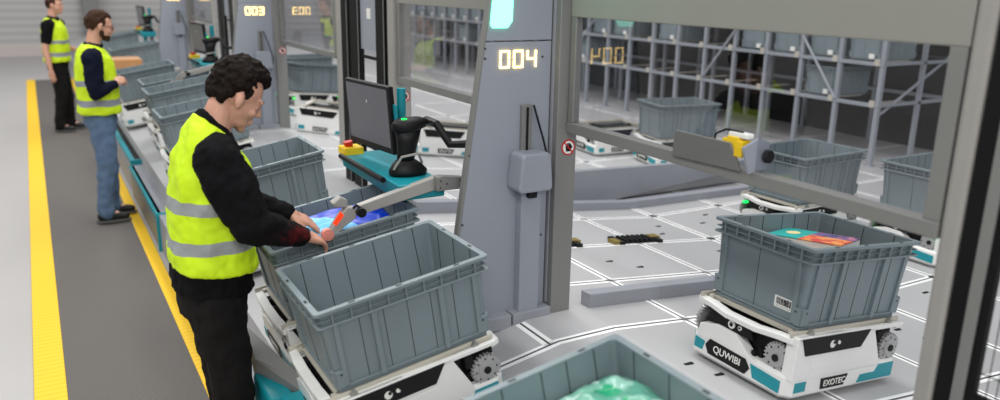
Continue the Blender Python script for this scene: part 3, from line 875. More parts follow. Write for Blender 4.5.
# sensor bracket on the glass rail
e = empty('sensor_bracket', (1.965, 1.975, 1.515))
P = lambda x, y, z: Vector((x - 1.95, y - 2.03, z - 1.50))
m = MB(); m.hexa([P(1.955, 2.21, 1.49), P(1.955, 1.88, 1.50), P(1.968, 1.88, 1.50), P(1.968, 2.21, 1.49), P(1.92, 2.165, 1.595), P(1.92, 1.90, 1.595), P(1.930, 1.90, 1.595), P(1.930, 2.165, 1.595)])
m.build('shield_plate', M['frame'], e, bevel=.003)
m = MB(); m.prism([(1.95, 1.50), (2.03, 1.51), (2.035, 1.60), (1.98, 1.615), (1.915, 1.59)], lambda u, v, d: P(u, d, v), 1.835, 1.845); m.build('end_plate', M['fin'], e, bevel=.002)
m = MB(); m.box(P(1.935, 1.86, 1.55), P(1.975, 1.95, 1.605)); m.box(P(1.935, 1.88, 1.60), P(1.965, 1.93, 1.615)); m.build('yellow_sensor', M['yellow'], e, bevel=.004)
m = MB(); m.box(P(1.94, 1.85, 1.612), P(1.975, 1.93, 1.628)); m.build('sensor_cap', M['paper'], e, bevel=.003)
m = MB(); m.prism([(.020 * math.cos(2*PI*k/20), .022 * math.sin(2*PI*k/20)) for k in range(20)], lambda u, v, d: P(2.020 + u, 1.832 + d, 1.555 + v), -.015, 0); m.build('sensor_housing', M['black'], e)
m = MB(); m.tube([P(1.94, 2.0, 1.56), P(1.945, 1.99, 1.61), P(1.95, 1.95, 1.63), P(1.955, 1.88, 1.63)], .004, 6); m.build('sensor_cable', M['black'], e)
tag(e, 'grey angled bracket holding a yellow sensor on the glass rail', 'sensor')

# monitor console ---------------------------------------------------------
def console(ox, oy, lab):
    e = empty('console_shelf', (ox + 1.35, oy + 3.4, 1.25), (0, 0, 0)); P = lambda x, y, z: Vector((x - 1.35, y - 3.4, z - 1.25))
    m = MB(); m.hexa([P(1.26, 3.78, 1.20), P(1.26, 3.06, 1.19), P(1.46, 3.03, 1.20), P(1.50, 3.78, 1.21), P(1.25, 3.78, 1.265), P(1.25, 3.05, 1.265), P(1.46, 3.02, 1.265), P(1.50, 3.78, 1.265)])
    m.build('shelf_box', M['teal'], e, bevel=.006)
    m = MB(); m.tube([P(1.235, 3.74, 1.262), P(1.235, 3.18, 1.262)], .013, 8); m.build('front_bumper', M['black'], e)
    m = MB(); m.box(P(1.25, 3.72, 1.26), P(1.35, 3.82, 1.30)); m.build('stop_box', M['yellow'], e, bevel=.004)
    m = MB(); m.tube([P(1.29, 3.77, 1.30), P(1.285, 3.77, 1.325)], [.02, .026], 12); m.build('stop_button', M['red'], e)
    m = MB(); m.tube([P(1.44, 3.45, 1.2), P(1.44, 3.45, .6)], .03, 10); m.build('column', M['frame'], e)
    m = MB(); m.tube([P(1.43, 3.35, 1.45), P(1.48, 3.25, 1.50), P(1.47, 3.13, 1.50), P(1.50, 3.06, 1.42), P(1.55, 2.99, 1.43), P(1.58, 2.96, 1.44)], .018, 8); m.build('support_arm', M['black'], e)
    m = MB(); m.tube([P(1.44, 3.45, 1.20), P(1.44, 3.45, 1.62)], .022, 8); m.build('monitor_mast', M['teal'], e)
    tag(e, f'teal console shelf with black bumper and yellow stop box {lab}', 'console')
    e = empty('monitor', (ox + 1.325, oy + 3.55, 1.285)); 
    P = lambda x, y, z: Vector((x - 1.33, y - 3.53, z - 1.29))
    T = Matrix.Translation((0, 0, .20)) @ Euler((0, -.08, .13)).to_matrix().to_4x4()
    m = MB(); m.box((-.012, -.212, -.155), (.016, .212, .16), 0, T); m.build('bezel', M['black'], e, bevel=.005)
    m = MB(); m.box((-.0145, -.196, -.125), (-.011, .196, .145), 0, T); m.build('screen', M['screen'], e)
    m = MB(); m.box((-.0155, -.003, .065), (-.0140, .003, .078), 0, T); m.build('cursor_mark', M['paper'], e)
    m = MB(); m.box((.014, -.12, -.12), (.040, .14, .12), 0, T); m.build('back_cover', M['black'], e, bevel=.01)
    m = MB(); m.box((.004, -.245, -.02), (.010, -.212, .08), 0, T); m.tube([(.03, -.02, -.2), (.03, -.02, -.1)], .03, 10); m.build('teal_bracket', M['teal'], e, bevel=.003)
    tag(e, f'flat touch monitor with dark grey screen {lab}', 'monitor')
    e = empty('handheld_scanner', (ox + 1.37, oy + 3.22, 1.268))
    m = MB(); m.oval([(0, 0, 0, .088, .060, 0), (0, 0, .018, .090, .062, 0), (-.005, 0, .045, .070, .050, 0), (-.01, 0, .065, .045, .038, 0)]); m.build('cradle', M['black'], e, smooth=True)
    m = MB(); m.oval([(-.012, 0, .05, .038, .030, 0), (-.006, 0, .10, .044, .032, 0), (.0, 0, .15, .050, .036, 0), (.004, 0, .20, .062, .038, .1)]); m.build('grip', M['black'], e, smooth=True)
    m = MB(); m.oval([(.0, 0, .195, .055, .038, .08), (.01, 0, .205, .082, .042, .08), (.012, 0, .232, .088, .044, .08), (.0, 0, .250, .060, .032, .08)]); m.build('head', M['black'], e, smooth=True)
    m = MB(); m.tube([(-.075, -.02, .03), (-.05, -.05, .09), (.03, -.05, .10), (.06, -.02, .05)], .006, 6); m.build('grey_collar', M['postl'], e)
    m = MB(); m.box((-.03, -.02, .246), (-.01, -.005, .253)); m.build('status_led', M['ledg'], e)
    tag(e, f'black handheld scanner standing in its cradle {lab}', 'scanner')
console(.02, 0, 'beside the central fin')
console(.19, 5.4, 'beside the second fin')
console(.23, 10.7, 'at the farthest station')

# scanner arms ------------------------------------------------------------
def scan_arm(ox, oy, lab, red=True):
    e = empty('scanner_arm', (ox + 1.5, oy + 2.88, 1.27)); P = lambda x, y, z: Vector((x - 1.5, y - 2.88, z - 1.27))
    m = MB(); m.prism([(1.425, 1.295), (1.45, 1.30), (1.555, 1.285), (1.555, 1.235), (1.425, 1.235)], lambda u, v, d: P(u, d, v), 2.86, 2.90); m.build('mount_bracket', M['frame'], e, bevel=.002)
    m = MB()
    for x, z in ((1.535, 1.275), (1.535, 1.25), (1.44, 1.28), (1.44, 1.25), (1.47, 1.265)): m.prism([(x + .0035 * math.cos(2*PI*k/8), z + .0035 * math.sin(2*PI*k/8)) for k in range(8)], lambda u, v, d: P(u, d, v), 2.855, 2.861)
    m.build('bolt', M['screw'], e)
    m = MB()
    m.prism([(1.45, 1.295), (1.45, 1.237), (1.09, 1.165), (1.08, 1.205)], lambda u, v, d: P(u, d, v), 2.892, 2.93)
    m.build('arm_beam', M['postl'], e, bevel=.003)
    m = MB(); m.prism([(1.09 + .02 * math.cos(2*PI*k/16), 1.18 + .02 * math.sin(2*PI*k/16)) for k in range(16)], lambda u, v, d: P(u, d, v), 2.87, 2.895)
    m.tube([P(1.06, 2.90, 1.195), P(1.075, 2.895, 1.21), P(1.09, 2.885, 1.195)], .006, 6); m.build('pivot_knob', M['black'], e)
    m = MB()
    m.prism([(1.075, 1.20), (1.075, 1.155), (1.02, 1.12), (.985, 1.075), (.955, 1.07), (.95, 1.095), (1.00, 1.17), (1.035, 1.205)], lambda u, v, d: P(u, d, v), 2.895, 2.935)
    m.prism([(.985, 1.21), (.975, 1.225), (1.01, 1.25), (1.04, 1.235), (1.04, 1.20)], lambda u, v, d: P(u, d, v), 2.90, 2.945)
    m.build('scan_head', M['postl'], e, bevel=.005)
    m = MB(); m.prism([(.972, 1.145), (.985, 1.135), (1.018, 1.175), (1.005, 1.19)], lambda u, v, d: P(u, d, v), 2.888, 2.897); m.build('red_light', M['scanred'] if red else M['postl'], e, bevel=.002)
    m = MB(); m.prism([(.945 + .024 * math.cos(2*PI*k/16), 1.105 + .024 * math.sin(2*PI*k/16)) for k in range(16)], lambda u, v, d: P(u, d, v), 2.872, 2.90, 0)
    m.prism([(.945 + .012 * math.cos(2*PI*k/16), 1.105 + .012 * math.sin(2*PI*k/16)) for k in range(16)], lambda u, v, d: P(u, d, v), 2.868, 2.874, 0)
    m.build('round_lens', plastic('lens_pink', (.85, .55, .50), .4) if red else M['postl'], e)
    tag(e, lab, 'scanner arm')
scan_arm(0, .13, 'grey scanner arm with a glowing red head over the blue bag')
scan_arm(.2, 5.5, 'grey scanner arm reaching over the topmost of the far three totes', red=False)

# kick panels and teal blocks on the operator side -----------------------
def kick(x, y0, y1, z, lab):
    e = empty('kick_panel', (x, y0, 0))
    m = MB(); m.box((0, 0, 0), (.03, y1 - y0, z - .04)); m.build('panel', M['frame'], e)
    m = MB(); m.box((-.012, 0, z - .04), (.035, y1 - y0, z)); m.build('teal_cap', M['teal'], e, bevel=.003)
    m = MB(); m.box((.035, 0.01, z - .03), (.12, y1 - y0, z - .01)); m.build('ledge', M['blackm'], e)
    m = MB(); m.box((-.013, -.03, 0), (.12, 0, z + .01)); m.build('end_cap', M['teal'], e, bevel=.003)
    tag(e, lab, 'kick panel')
kick(.69, 6.55, 8.45, .30, 'grey kick panel with teal top edge between the two nearer workers')
kick(.71, 8.5, 11.5, .34, 'grey kick panel with teal top edge beside the second worker\'s feet')
e = empty('dock_block', (.665, 2.95, .30))
m = MB(); m.box((-.04, -.14, .0), (.06, .12, .24)); m.build('teal_housing', M['teal'], e, bevel=.012)
m = MB(); m.box((.0, -.30, -.05), (.13, -.16, .27)); m.build('teal_foot', M['teal'], e, bevel=.012)
m = MB(); m.hexa([Vector(p) for p in ((-.03, .12, .20), (.10, -.16, .20), (.12, -.16, .23), (-.01, .30, .23), (-.03, .12, .30), (.09, -.16, .25), (.12, -.16, .28), (.0, .36, .34))]); m.build('guide_flap', M['frame'], e, bevel=.003)
tag(e, 'teal docking block with grey flap low beside the nearest worker\'s leg', 'dock')

# cardboard boxes
for (x, y, z, s, lab) in ((1.06, 12.0, .83, (.36, .5, .20), 'brown cardboard box behind the second worker\'s hands'), (3.5, 12.0, .78, (.55, .35, .22), 'brown cardboard box seen through the far glass')):
    e = empty('cardboard_box', (x, y, z))
    m = MB(); m.box((-s[0]/2, -s[1]/2, 0), (s[0]/2, s[1]/2, s[2])); m.build('carton', M['orange'], e, bevel=.004)
    m = MB(); m.box((-s[0]/2 - .001, -.03, s[2] - .002), (s[0]/2 + .001, .03, s[2] + .002)); m.build('tape', M['cream'], e)
    tag(e, lab, 'box')
m = MB(); m.box((3.15, 11.75, .45), (3.95, 12.25, .78)); tag(m.build('supply_bench', M['curb'], bevel=.01), 'blurred grey bench under the cardboard box beyond the far glass', 'bench')
m = MB(); m.box((.86, 11.75, .3), (1.28, 12.25, .83)); tag(m.build('supply_bench', M['curb'], bevel=.01), 'blurred grey bench under the cardboard box behind the second worker', 'bench')

# ------------------------------------------------------------------ storage rack
RX = 6.9
e = empty('storage_rack', (RX, 4.76, .45))
ys = [0 + .468 * k for k in range(27)]
for y in ys:
    m = MB(); m.box((-.022, y - .022, 0), (.022, y + .022, 2.6)); m.box((-.04, y - .04, 0), (.04, y + .04, .01)); m.build('post', M['rack'], e, bevel=.003)
for y in ys[::2]:
    m = MB(); m.box((1.25, y - .022, 0), (1.30, y + .022, 2.6)); m.box((.6, y - .02, 0), (.64, y + .02, 2.6)); m.build('rear_post', M['rack'], e)
for z in (.60, .99, 1.38, 1.77):
    m = MB(); m.box((-.03, -.02, z - .035), (.01, ys[-1] + .02, z)); m.build('beam', M['rack'], e, bevel=.003)
    m = MB(); m.box((1.2, -.02, z - .035), (1.24, ys[-1] + .02, z)); m.box((.02, -.02, z - .03), (1.24, .02, z)); m.build('rear_beam', M['rack'], e)
    if z > .62:
        m = MB(); m.box((.28, .03, z - .012), (1.2, ys[-1], z - .004)); m.build('shelf_tray', M['walldark'], e)
    m = MB()
    for y in ys[:-1]:
        m.hexa([Vector(p) for p in ((0, y + .03, z), (.45, y + .03, z), (.45, y + .10, z), (0, y + .06, z), (0, y + .03, z + .006), (.45, y + .03, z + .006), (.45, y + .10, z + .006), (0, y + .06, z + .006))])
        m.box((-.035, y + .02, z - .03), (-.02, y + .075, z + .03))
    m.build('tote_guide', M['cream'], e)
for (y0, z0, y1, z1) in ((4.68/1.0 - 2.34, .60, 2.34 - .94 + .0, 1.77), (1.40, 1.77, .46, .6), (4.68 - 1.87 + 2.34, .60, 3.75, 1.9)):
    m = MB(); d = Vector((0, y1 - y0, z1 - z0)); m.tube([(-.03, y0, z0), (-.03, y1, z1)], .014, 6); m.build('brace', M['rack'], e)
for k in range(3):
    m = MB(); m.tube([(.05, .0, .5 + k * .7), (1.2, .0, 1.1 + k * .7)], .014, 6); m.build('side_brace', M['rack'], e)
m = MB(); m.box((1.32, -.1, 0), (1.36, ys[-1] + .1, 2.6)); m.box((0, -.1, 2.6), (1.36, ys[-1] + .1, 2.64)); m.build('dark_cladding', M['walldark'], e)
tag(e, 'long grey steel storage rack of small bays beyond the glass', 'rack')
random.seed(21)
full = {.99: [0, 1, 2, 3, 6, 8, 9, 12, 13, 14, 15, 16, 17, 18, 19, 20, 21, 22, 23, 24, 25], .60: [1, 10, 18], 1.38: [5, 7, 15]}
for z, lst in full.items():
    for k in lst:
        t = tote(RX + .30, 4.76 + .468 * (k + .5), .45 + z + .007, 0, 0, 'blurred grey tote in a bay of the storage rack, white tag on its front', group='totes in the storage rack')
        t.scale = (.9, .80, .9)
        m = MB(); m.box((-.318, -.14, .02), (-.300, -.07, .07)); m.build('white_tag', M['paper'], t)
m = MB(); m.box((10.6, -2, .45), (10.9, 22, 6)); structure(m.build('wall_machine', M['walldark']))
# pallets / orange timber beyond the rack end
e = empty('timber_pallet', (8.9, 5.7, .45)); m = MB()
for k in range(5): m.box((-.5, -.9 + k * .4, .62), (.5, -.7 + k * .4, .66))
for s in (-.45, 0, .45): m.box((s - .05, -.9, .52), (s + .05, .9, .62))
m.build('deck_boards', M['orange'], e); m = MB()
for s in (-.45, .45):
    for t in (-.85, .85): m.box((s - .04, t - .04, 0), (s + .04, t + .04, .52))
m.build('trestle', M['rack'], e); tag(e, 'brown timber boards on a trestle past the right end of the rack', 'pallet')

# ------------------------------------------------------------------ people
def blob(name, fn, mat, parent, voxel=.008, smooth=3, disp=0., dsize=.08, loc=None):
    m = MB(); fn(m)
    o = m.build(name, mat, parent, smooth=True)
    r = o.modifiers.new('remesh', 'REMESH'); r.mode = 'VOXEL'; r.voxel_size = voxel; r.use_smooth_shade = True
    if smooth:
        s = o.modifiers.new('smooth', 'SMOOTH'); s.iterations = smooth; s.factor = .5
    if disp:
        tx = bpy.data.textures.new(name + '_folds', 'CLOUDS'); tx.noise_scale = dsize; tx.noise_depth = 2
        d = o.modifiers.new('folds', 'DISPLACE'); d.texture = tx; d.strength = disp; d.mid_level = .5; d.texture_coords = 'LOCAL'
    return o

def hand(m, w, d, n, side, curl=.5, spread=.0, s=1.):
    """hand shapes: wrist w, direction d (towards fingers), n back-of-hand normal, side +1 thumb along d x n"""
    w = Vector(w); d = Vector(d).normalized(); n = Vector(n); n = (n - d * n.dot(d)).normalized(); t = d.cross(n).normalized() * side
    m.cap(w, .026 * s, w + d * .03 * s, .025 * s)
    for k in range(4):
        off = (1.5 - k) * .0195 * s
        a = w + d * .02 * s + t * off * .6; b = w + d * (.092 - .004 * abs(k - 1)) * s + t * off
        m.cap(a, .015 * s, b, .0115 * s)
        ls = (.040, .046, .042, .032)[k] * s
        p = b; dd = d.copy()
        ang = curl * (.7 + .1 * k)
        for j, (L, r) in enumerate(((ls, .0095), (ls * .68, .0085), (ls * .55, .0075))):
            ang_j = ang * (.6 + .4 * j)
            ax = t * side
            dd = (Matrix.Rotation(-ang_j * .55 if side else 0, 3, d.cross(n)) @ dd)
            dd2 = (dd + t * (1.5 - k) * .06 * (1 + spread)).normalized()
            q = p + dd2 * L; m.cap(p, r * s, q, (r - .0007) * s, 10); p = q
    a = w + d * .03 * s + t * .024 * s; b = a + (d * .75 + t * .55 - n * .35).normalized() * .042 * s
    c = b + (d * .92 + t * .1 - n * .35).normalized() * .032 * s; e_ = c + (d * .95 - n * .3).normalized() * .024 * s
    m.cap(a, .014 * s, b, .0115 * s); m.cap(b, .011 * s, c, .0098 * s); m.cap(c, .0098 * s, e_, .0085 * s)

def person(name, loc, J, label, mats, voxel=.007, short=False, hair='curly', glasses=False, beard=False):
    root_holder = None
    H = J['head']; pitch = J['pitch']; yaw = J.get('yaw', 0)
    Rh = Euler((0, pitch, yaw)).to_matrix()
    hp = lambda x, y, z: Vector(H) + Rh @ Vector((x, y, z))
    def body(m):
        # head
        m.ell(hp(-.012, 0, .030), (.095, .074, .088), Rh, 20, 14)
        m.ell(hp(.025, 0, -.02), (.066, .060, .085), Rh, 20, 12)
        m.ell(hp(.040, 0, -.075), (.045, .045, .036), Rh)       # jaw
        m.ell(hp(.066, 0, -.103), (.020, .022, .016), Rh)       # chin
        m.cap(hp(.084, 0, .012), .008, hp(.104, 0, -.028), .0115)   # nose
        for s in (-1, 1):
            m.ell(hp(.096, s * .010, -.033), (.010, .008, .007), Rh)
            m.ell(hp(.078, s * .030, .020), (.015, .022, .009), Rh)   # brow
            m.ell(hp(.074, s * .030, -.003), (.012, .014, .010), Rh)  # lid
            m.ell(hp(.062, s * .040, -.032), (.022, .018, .018), Rh)  # cheek
            m.ell(hp(-.006, s * .078, -.008), (.017, .009, .030), Rh @ Euler((0, -.15, s * .25)).to_matrix())  # ear
            m.ell(hp(.000, s * .077, -.030), (.010, .007, .013), Rh)
        m.cap(hp(.088, -.013, -.060), .0072, hp(.088, .013, -.060), .0072)
        m.cap(hp(.086, -.011, -.072), .0078, hp(.086, .011, -.072), .0078)
        # neck, trunk
        nb = Vector(J['neck']); m.cap(nb - Vector((.01, 0, .05)), .066, hp(-.035, 0, -.055), .052)
        P = J['pelvis']; Cc = J['chest']
        m.oval([(P[0], 0, P[2] - .10, .095, .13, 0), (P[0], 0, P[2], .105, .155, 0), ((P[0]*.5+Cc[0]*.5), 0, (P[2]*.5+Cc[2]*.5), .10, .14, 0), (Cc[0], 0, Cc[2], .115, .165, 0), (nb.x - .01, 0, nb.z - .09, .095, .17, 0), (nb.x - .005, 0, nb.z - .02, .06, .09, 0)])
        for s, nm in ((-1, 'r'), (1, 'l')):
            sh, el, wr = (Vector(J[k + nm]) for k in ('sh', 'el', 'wr'))
            m.cap((nb.x, s * .05, nb.z - .06), .055, sh, .058)
            m.cap(sh, .056, sh.lerp(el, .5), .050); m.cap(sh.lerp(el, .5), .050, el, .041)
            m.cap(el, .041, el.lerp(wr, .35), .042); m.cap(el.lerp(wr, .35), .042, wr, .027)
            hp_, kn, an = (Vector(J[k + nm]) for k in ('hip', 'kn', 'an'))
            m.cap(hp_, .088, kn, .056); m.cap(kn, .056, kn.lerp(an, .35), .055); m.cap(kn.lerp(an, .35), .055, an, .036)
            m.cap(an, .038, an + Vector((.13, 0, -.045)), .028); m.cap(an, .038, an + Vector((-.03, 0, -.04)), .034)
            hd = J['hand' + nm]; hand(m, wr, hd[0], hd[1], hd[2], hd[3])
    o = blob(name, body, mats['skin'], None, voxel, 2)
    o.location = loc
    nb = Vector(J['neck']); P = J['pelvis']; Cc = J['chest']
    def shirt(m):
        hm = J.get('hem', 0); m.oval([(P[0] + .005, 0, P[2] - .02, .128 + hm, .165 + hm, -.08), (P[0], 0, P[2] + .05, .128 + hm, .165 + hm, -.05), (Cc[0], 0, Cc[2], .135, .185, 0), (nb.x - .015, 0, nb.z - .08, .11, .185, 0), (nb.x - .01, 0, nb.z - .02, .08, .12, 0)])
        # collar
        ct = J.get('coltilt', -.25)
        m.oval([(nb.x - .01, 0, nb.z - .05, .080, .085, ct), (nb.x - .005, 0, nb.z - .01, .078, .078, ct), (nb.x + .01, 0, nb.z + .028, .072, .070, ct), (nb.x + .012, 0, nb.z + .034, .060, .058, ct)])
        for s, nm in ((-1, 'r'), (1, 'l')):
            sh, el, wr = (Vector(J[k + nm]) for k in ('sh', 'el', 'wr'))
            m.cap((nb.x, s * .06, nb.z - .065), .068, sh, .082)
            if short:
                m.cap(sh, .078, sh.lerp(el, .62), .066)
            else:
                mid = sh.lerp(el, .5)
                q = J.get('bulk', 1.); m.cap(sh + Vector((.01, 0, -.03)), .092 * q, mid, .088 * q); m.cap(mid, .088 * q, el, .073 * q); m.cap(el, .072 * q, el.lerp(wr, .4), .064 * q); m.cap(el.lerp(wr, .4), .063 * q, el.lerp(wr, .97), .043 * q)
    blob('shirt', shirt, mats['shirt'], o, voxel * 1.3, 2, .026, .055)
    def vest(m):
        V = J['vest']
        m.oval(V, 32, 2.4)
    v = blob('safety_vest', vest, mats['vest'], o, voxel * 1.4, 2, .030, .09)
    def legs(m):
        m.oval([(P[0], 0, P[2] - .12, .125, .165, 0), (P[0], 0, P[2] + .02, .13, .175, 0), (P[0], 0, P[2] + .08, .125, .17, 0)])
        for s, nm in ((-1, 'r'), (1, 'l')):
            hp_, kn, an = (Vector(J[k + nm]) for k in ('hip', 'kn', 'an'))
            m.cap(hp_ + Vector((0, 0, -.02)), .108, kn, .080); m.cap(kn, .080, an + Vector((0, 0, .03)), .066); m.cap(an + Vector((0, 0, .04)), .066, an + Vector((.01, 0, -.01)), .070)
    blob('trousers', legs, mats['legs'], o, voxel * 1.4, 3, .03, .10)
    for s, nm in ((-1, 'r'), (1, 'l')):
        an = Vector(J['an' + nm])
        def shoe(m, an=an):
            m.cap(an + Vector((-.03, 0, -.035)), .042, an + Vector((.06, 0, -.035)), .042); m.cap(an + Vector((.05, 0, -.035)), .042, an + Vector((.155, 0, -.048)), .032); m.cap(an, .048, an + Vector((0, 0, -.04)), .044)
        sh = blob('shoe', shoe, M['shoe'], o, .008, 2)
        m = MB(); m.oval([(an.x + .06, an.y, an.z - .088, .14, .045, 0), (an.x + .06, an.y, an.z - .068, .14, .045, 0)]); m.build('sole', M['sole'], sh)
    # hair
    random.seed(len(name) + int(loc[1] * 10))
    def hairf(m):
        k = 0; N = 520 if hair == 'curly' else 200
        while k < N:
            a = random.uniform(-PI, PI); t = random.uniform(-1.0, PI / 2)
            d = Vector((math.cos(t) * math.cos(a), math.cos(t) * math.sin(a), math.sin(t)))
            side = abs(d.y) > .45
            if d.x > .30 and d.z < .50 + (.12 if side else 0): continue      # forehead
            if .02 < d.x <= .30 and d.z < .18: continue                      # temple in front of the ear
            if -.22 < d.x <= .02 and d.z < .02: continue                     # round the ear
            if d.x <= -.22 and d.z < -.62: continue                          # nape
            s = random.uniform(.009, .016) if hair == 'curly' else .014
            vol = 1.0 + (.14 * max(0, d.z) if hair == 'curly' else .02)
            p = hp(-.016 + d.x * .098 * vol, d.y * .076 * (1 + .04 * (d.z > 0)), .026 + d.z * (.092 * vol if d.z > 0 else .105))
            if hair == 'curly' and d.z > .35: p += Rh @ Vector((.5 * d.x + .25, d.y * .3, .7)) * random.uniform(0, .024)
            m.ell(p, (s * 1.25, s, s * .75), Euler((random.uniform(0, 3), random.uniform(0, 3), 0)).to_matrix(), 8, 6); k += 1
        m.ell(hp(-.022, 0, .036), (.096, .077, .086), Rh, 20, 12)
        for s_ in (-1, 1): m.cap(hp(.020, s_ * .066, .035), .012, hp(.016, s_ * .070, .008), .005)   # sideburns
    hr = blob('hair', hairf, mats['hair'], o, .005 if hair == 'curly' else .008, 1, .008 if hair == 'curly' else 0, .012)
    # the skin ellipsoid would be covered by the scalp ball at the brow: brows and lashes
    m = MB()
    for s in (-1, 1):
        m.tube([hp(.090, s * .014, .020), hp(.088, s * .032, .026), hp(.070, s * .050, .020)], [.0035, .004, .002], 6)
        m.tube([hp(.0855, s * .018, -.004), hp(.0845, s * .030, -.006), hp(.074, s * .042, -.004)], [.0012, .002, .001], 5)
    m.build('brows', mats['hair'], o)
    if beard:
        def bf(m):
            m.ell(hp(.043, 0, -.080), (.046, .047, .036), Rh); m.ell(hp(.067, 0, -.104), (.022, .025, .018), Rh)
            for s in (-1, 1): m.ell(hp(.015, s * .050, -.055), (.020, .014, .040), Rh)
            m.cap(hp(.090, -.014, -.050), .005, hp(.090, .014, -.050), .005)
        blob('beard', bf, mats['hair'], o, .006, 2)
    if glasses:
        m = MB()
        for s in (-1, 1):
            c = (s * .031, .003); pts = [hp(.096, c[0] + .020 * math.cos(2*PI*k/12), -.002 + .016 * math.sin(2*PI*k/12)) for k in range(13)]
            m.tube(pts, .0022, 5, cap=False); m.tube([hp(.094, s * .05, .003), hp(.03, s * .075, .006), hp(-.01, s * .082, .004)], .0022, 5)
        m.tube([hp(.098, -.011, .0), hp(.098, .011, .0)], .002, 5)
        m.build('glasses', M['black'], o)
    tag(o, label, 'person')
    return o

mats1 = dict(skin=M['skin'], shirt=M['cloth_black'], vest=M['vest'], legs=M['trouser'], hair=M['hair'])
J1 = dict(head=(.145, 0, 1.658), pitch=.55, neck=(.045, 0, 1.545), pelvis=(.0, 0, .94), chest=(.03, 0, 1.30), coltilt=-.75,
    shr=(.02, -.195, 1.465), elr=(.105, -.265, 1.225), wrr=(.318, -.165, 1.128),
    shl=(.05, .19, 1.45), ell=(.14, .26, 1.19), wrl=(.335, .10, 1.150),
    hipr=(.0, -.09, .90), knr=(.03, -.11, .50), anr=(-.03, -.13, .10), hipl=(.0, .09, .90), knl=(.04, .11, .50), anl=(.06, .13, .10),
    handr=((.80, .45, -.35), (-.1, -.4, .9), -1, .8), handl=((.88, -.1, -.46), (.35, -.25, .9), 1, .7),
    vest=[(.010, 0, 1.018, .163, .205, -.10), (.010, 0, 1.05, .163, .203, -.08), (.010, 0, 1.12, .156, .197, -.03), (.025, 0, 1.25, .158, .200, 0), (.032, 0, 1.36, .150, .198, -.05), (.036, 0, 1.43, .136, .188, -.15), (.038, 0, 1.485, .112, .165, -.3), (.040, 0, 1.53, .092, .125, -.5), (.042, 0, 1.56, .076, .090, -.7)], hem=.02)
person('person', (.5, 3.1, .012), J1, 'person in a yellow vest over black clothes, nearest, reaching into a tote', mats1, voxel=.0055)

mats2 = dict(skin=M['skin'], shirt=M['cloth_navy'], vest=M['vest2'], legs=M['jeans'], hair=M['hair2'])
J2 = dict(head=(.075, 0, 1.685), pitch=.22, neck=(.0, 0, 1.515), pelvis=(.0, 0, .95), chest=(-.0, 0, 1.28),
    shr=(-.03, -.20, 1.43), elr=(-.03, -.26, 1.16), wrr=(.125, -.19, 1.215),
    shl=(.0, .2, 1.43), ell=(.02, .25, 1.16), wrl=(.15, .10, 1.20),
    hipr=(.0, -.09, .90), knr=(.0, -.10, .50), anr=(-.05, -.11, .10), hipl=(.0, .09, .90), knl=(.03, .10, .50), anl=(.02, .12, .10),
    handr=((.6, .7, .3), (.4, -.6, .6), -1, 1.4), handl=((.6, -.7, .3), (.4, .6, .6), 1, 1.4),
    vest=[(.0, 0, .955, .175, .205, 0), (.0, 0, 1.05, .165, .20, 0), (.0, 0, 1.2, .165, .205, 0), (.0, 0, 1.35, .155, .205, 0), (-.0, 0, 1.44, .135, .19, -.1), (.0, 0, 1.50, .10, .15, -.2), (.0, 0, 1.525, .08, .10, -.25)], bulk=.85)
person('person', (.43, 7.6, .012), J2, 'person in yellow vest, blue jeans and glasses, middle of the three workers', mats2, voxel=.010, hair='short', glasses=True, beard=True)

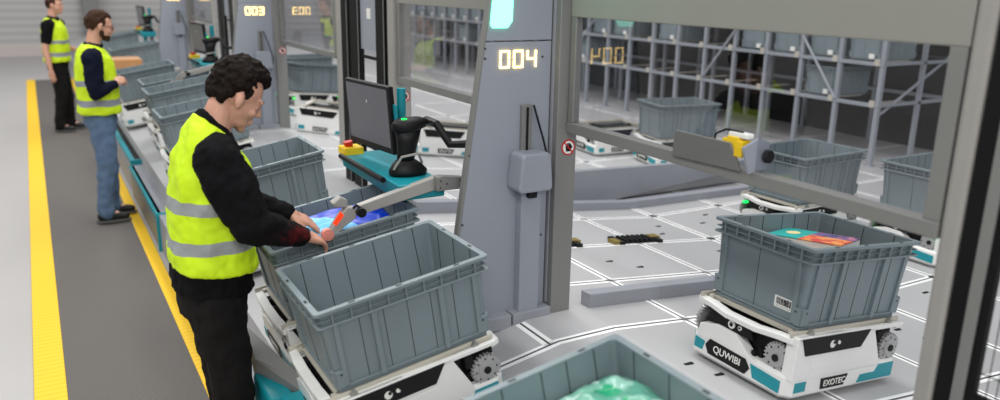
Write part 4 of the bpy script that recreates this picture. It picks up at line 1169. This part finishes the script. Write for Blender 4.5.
mats3 = dict(skin=M['skin'], shirt=M['cloth_black'], vest=M['vest2'], legs=M['trouser'], hair=M['hair2'])
J3 = dict(head=(.055, 0, 1.70), pitch=.08, yaw=-.25, neck=(-.0, 0, 1.525), pelvis=(.0, 0, .95), chest=(-.0, 0, 1.28),
    shr=(-.02, -.20, 1.44), elr=(-.07, -.25, 1.13), wrr=(-.03, -.27, .87),
    shl=(.02, .2, 1.44), ell=(.0, .26, 1.15), wrl=(.2, .2, 1.1),
    hipr=(.0, -.09, .90), knr=(.02, -.10, .50), anr=(-.04, -.12, .10), hipl=(.0, .09, .90), knl=(.05, .10, .50), anl=(.04, .12, .10),
    handr=((.1, 0, -.95), (-.1, -.9, 0), 1, .5), handl=((.9, -.3, 0), (0, .5, .8), 1, .8),
    vest=[(.0, 0, .955, .165, .205, 0), (.0, 0, 1.05, .16, .20, 0), (.0, 0, 1.2, .16, .205, 0), (.0, 0, 1.35, .155, .205, 0), (-.0, 0, 1.44, .135, .19, -.1), (.0, 0, 1.50, .10, .15, -.2), (.0, 0, 1.525, .08, .10, -.25)], bulk=.85)
o3 = person('person', (.26, 12.5, .012), J3, 'person in yellow vest with bare forearms and black trousers, farthest of the three', mats3, voxel=.012, short=True, hair='short')
o3.rotation_euler = (0, 0, -.25)

# ------------------------------------------------------------------ light
w = bpy.data.worlds.new('hall_light'); sc.world = w; w.use_nodes = True
bg = w.node_tree.nodes['Background']; bg.inputs['Color'].default_value = (.92, .95, 1, 1); bg.inputs['Strength'].default_value = .62
def area(name, loc, sx, sy, power, col=(1, .98, .95), rot=(0, 0, 0)):
    l = bpy.data.lights.new(name, 'AREA'); l.shape = 'RECTANGLE'; l.size = sx; l.size_y = sy; l.energy = power; l.color = col
    o = bpy.data.objects.new(name, l); COL.objects.link(o); o.location = loc; o.rotation_euler = rot
for i, (x, y) in enumerate(((-2.5, 2), (-2.5, 9), (-2.5, 16), (3.2, 3), (3.0, 9), (3.0, 16))):
    area('hall_and_fill_lamp', (x, y, 7.5), 1.0, 5.5, 215)
area('hall_and_fill_lamp', (-1.5, -5.5, 5.5), 6, 2, 260, rot=(math.radians(55), 0, math.radians(-15)))  # added unseen fill behind the camera, brightens the camera-facing sides
l = bpy.data.lights.new('scan_light', 'SPOT'); l.energy = 7; l.color = (1, .04, .03); l.spot_size = .55; l.spot_blend = .7; l.shadow_soft_size = .02
o = bpy.data.objects.new('scan_light', l); COL.objects.link(o); o.location = (.985, 2.885, 1.20)
d = Vector((.73, 2.86, 1.15)) - o.location; o.rotation_euler = d.to_track_quat('-Z', 'Y').to_euler()

sc.view_settings.view_transform = 'Standard'; sc.view_settings.look = 'None'
sc.view_settings.gamma = 1; sc.view_settings.use_curve_mapping = False
sc.view_settings.exposure = .12
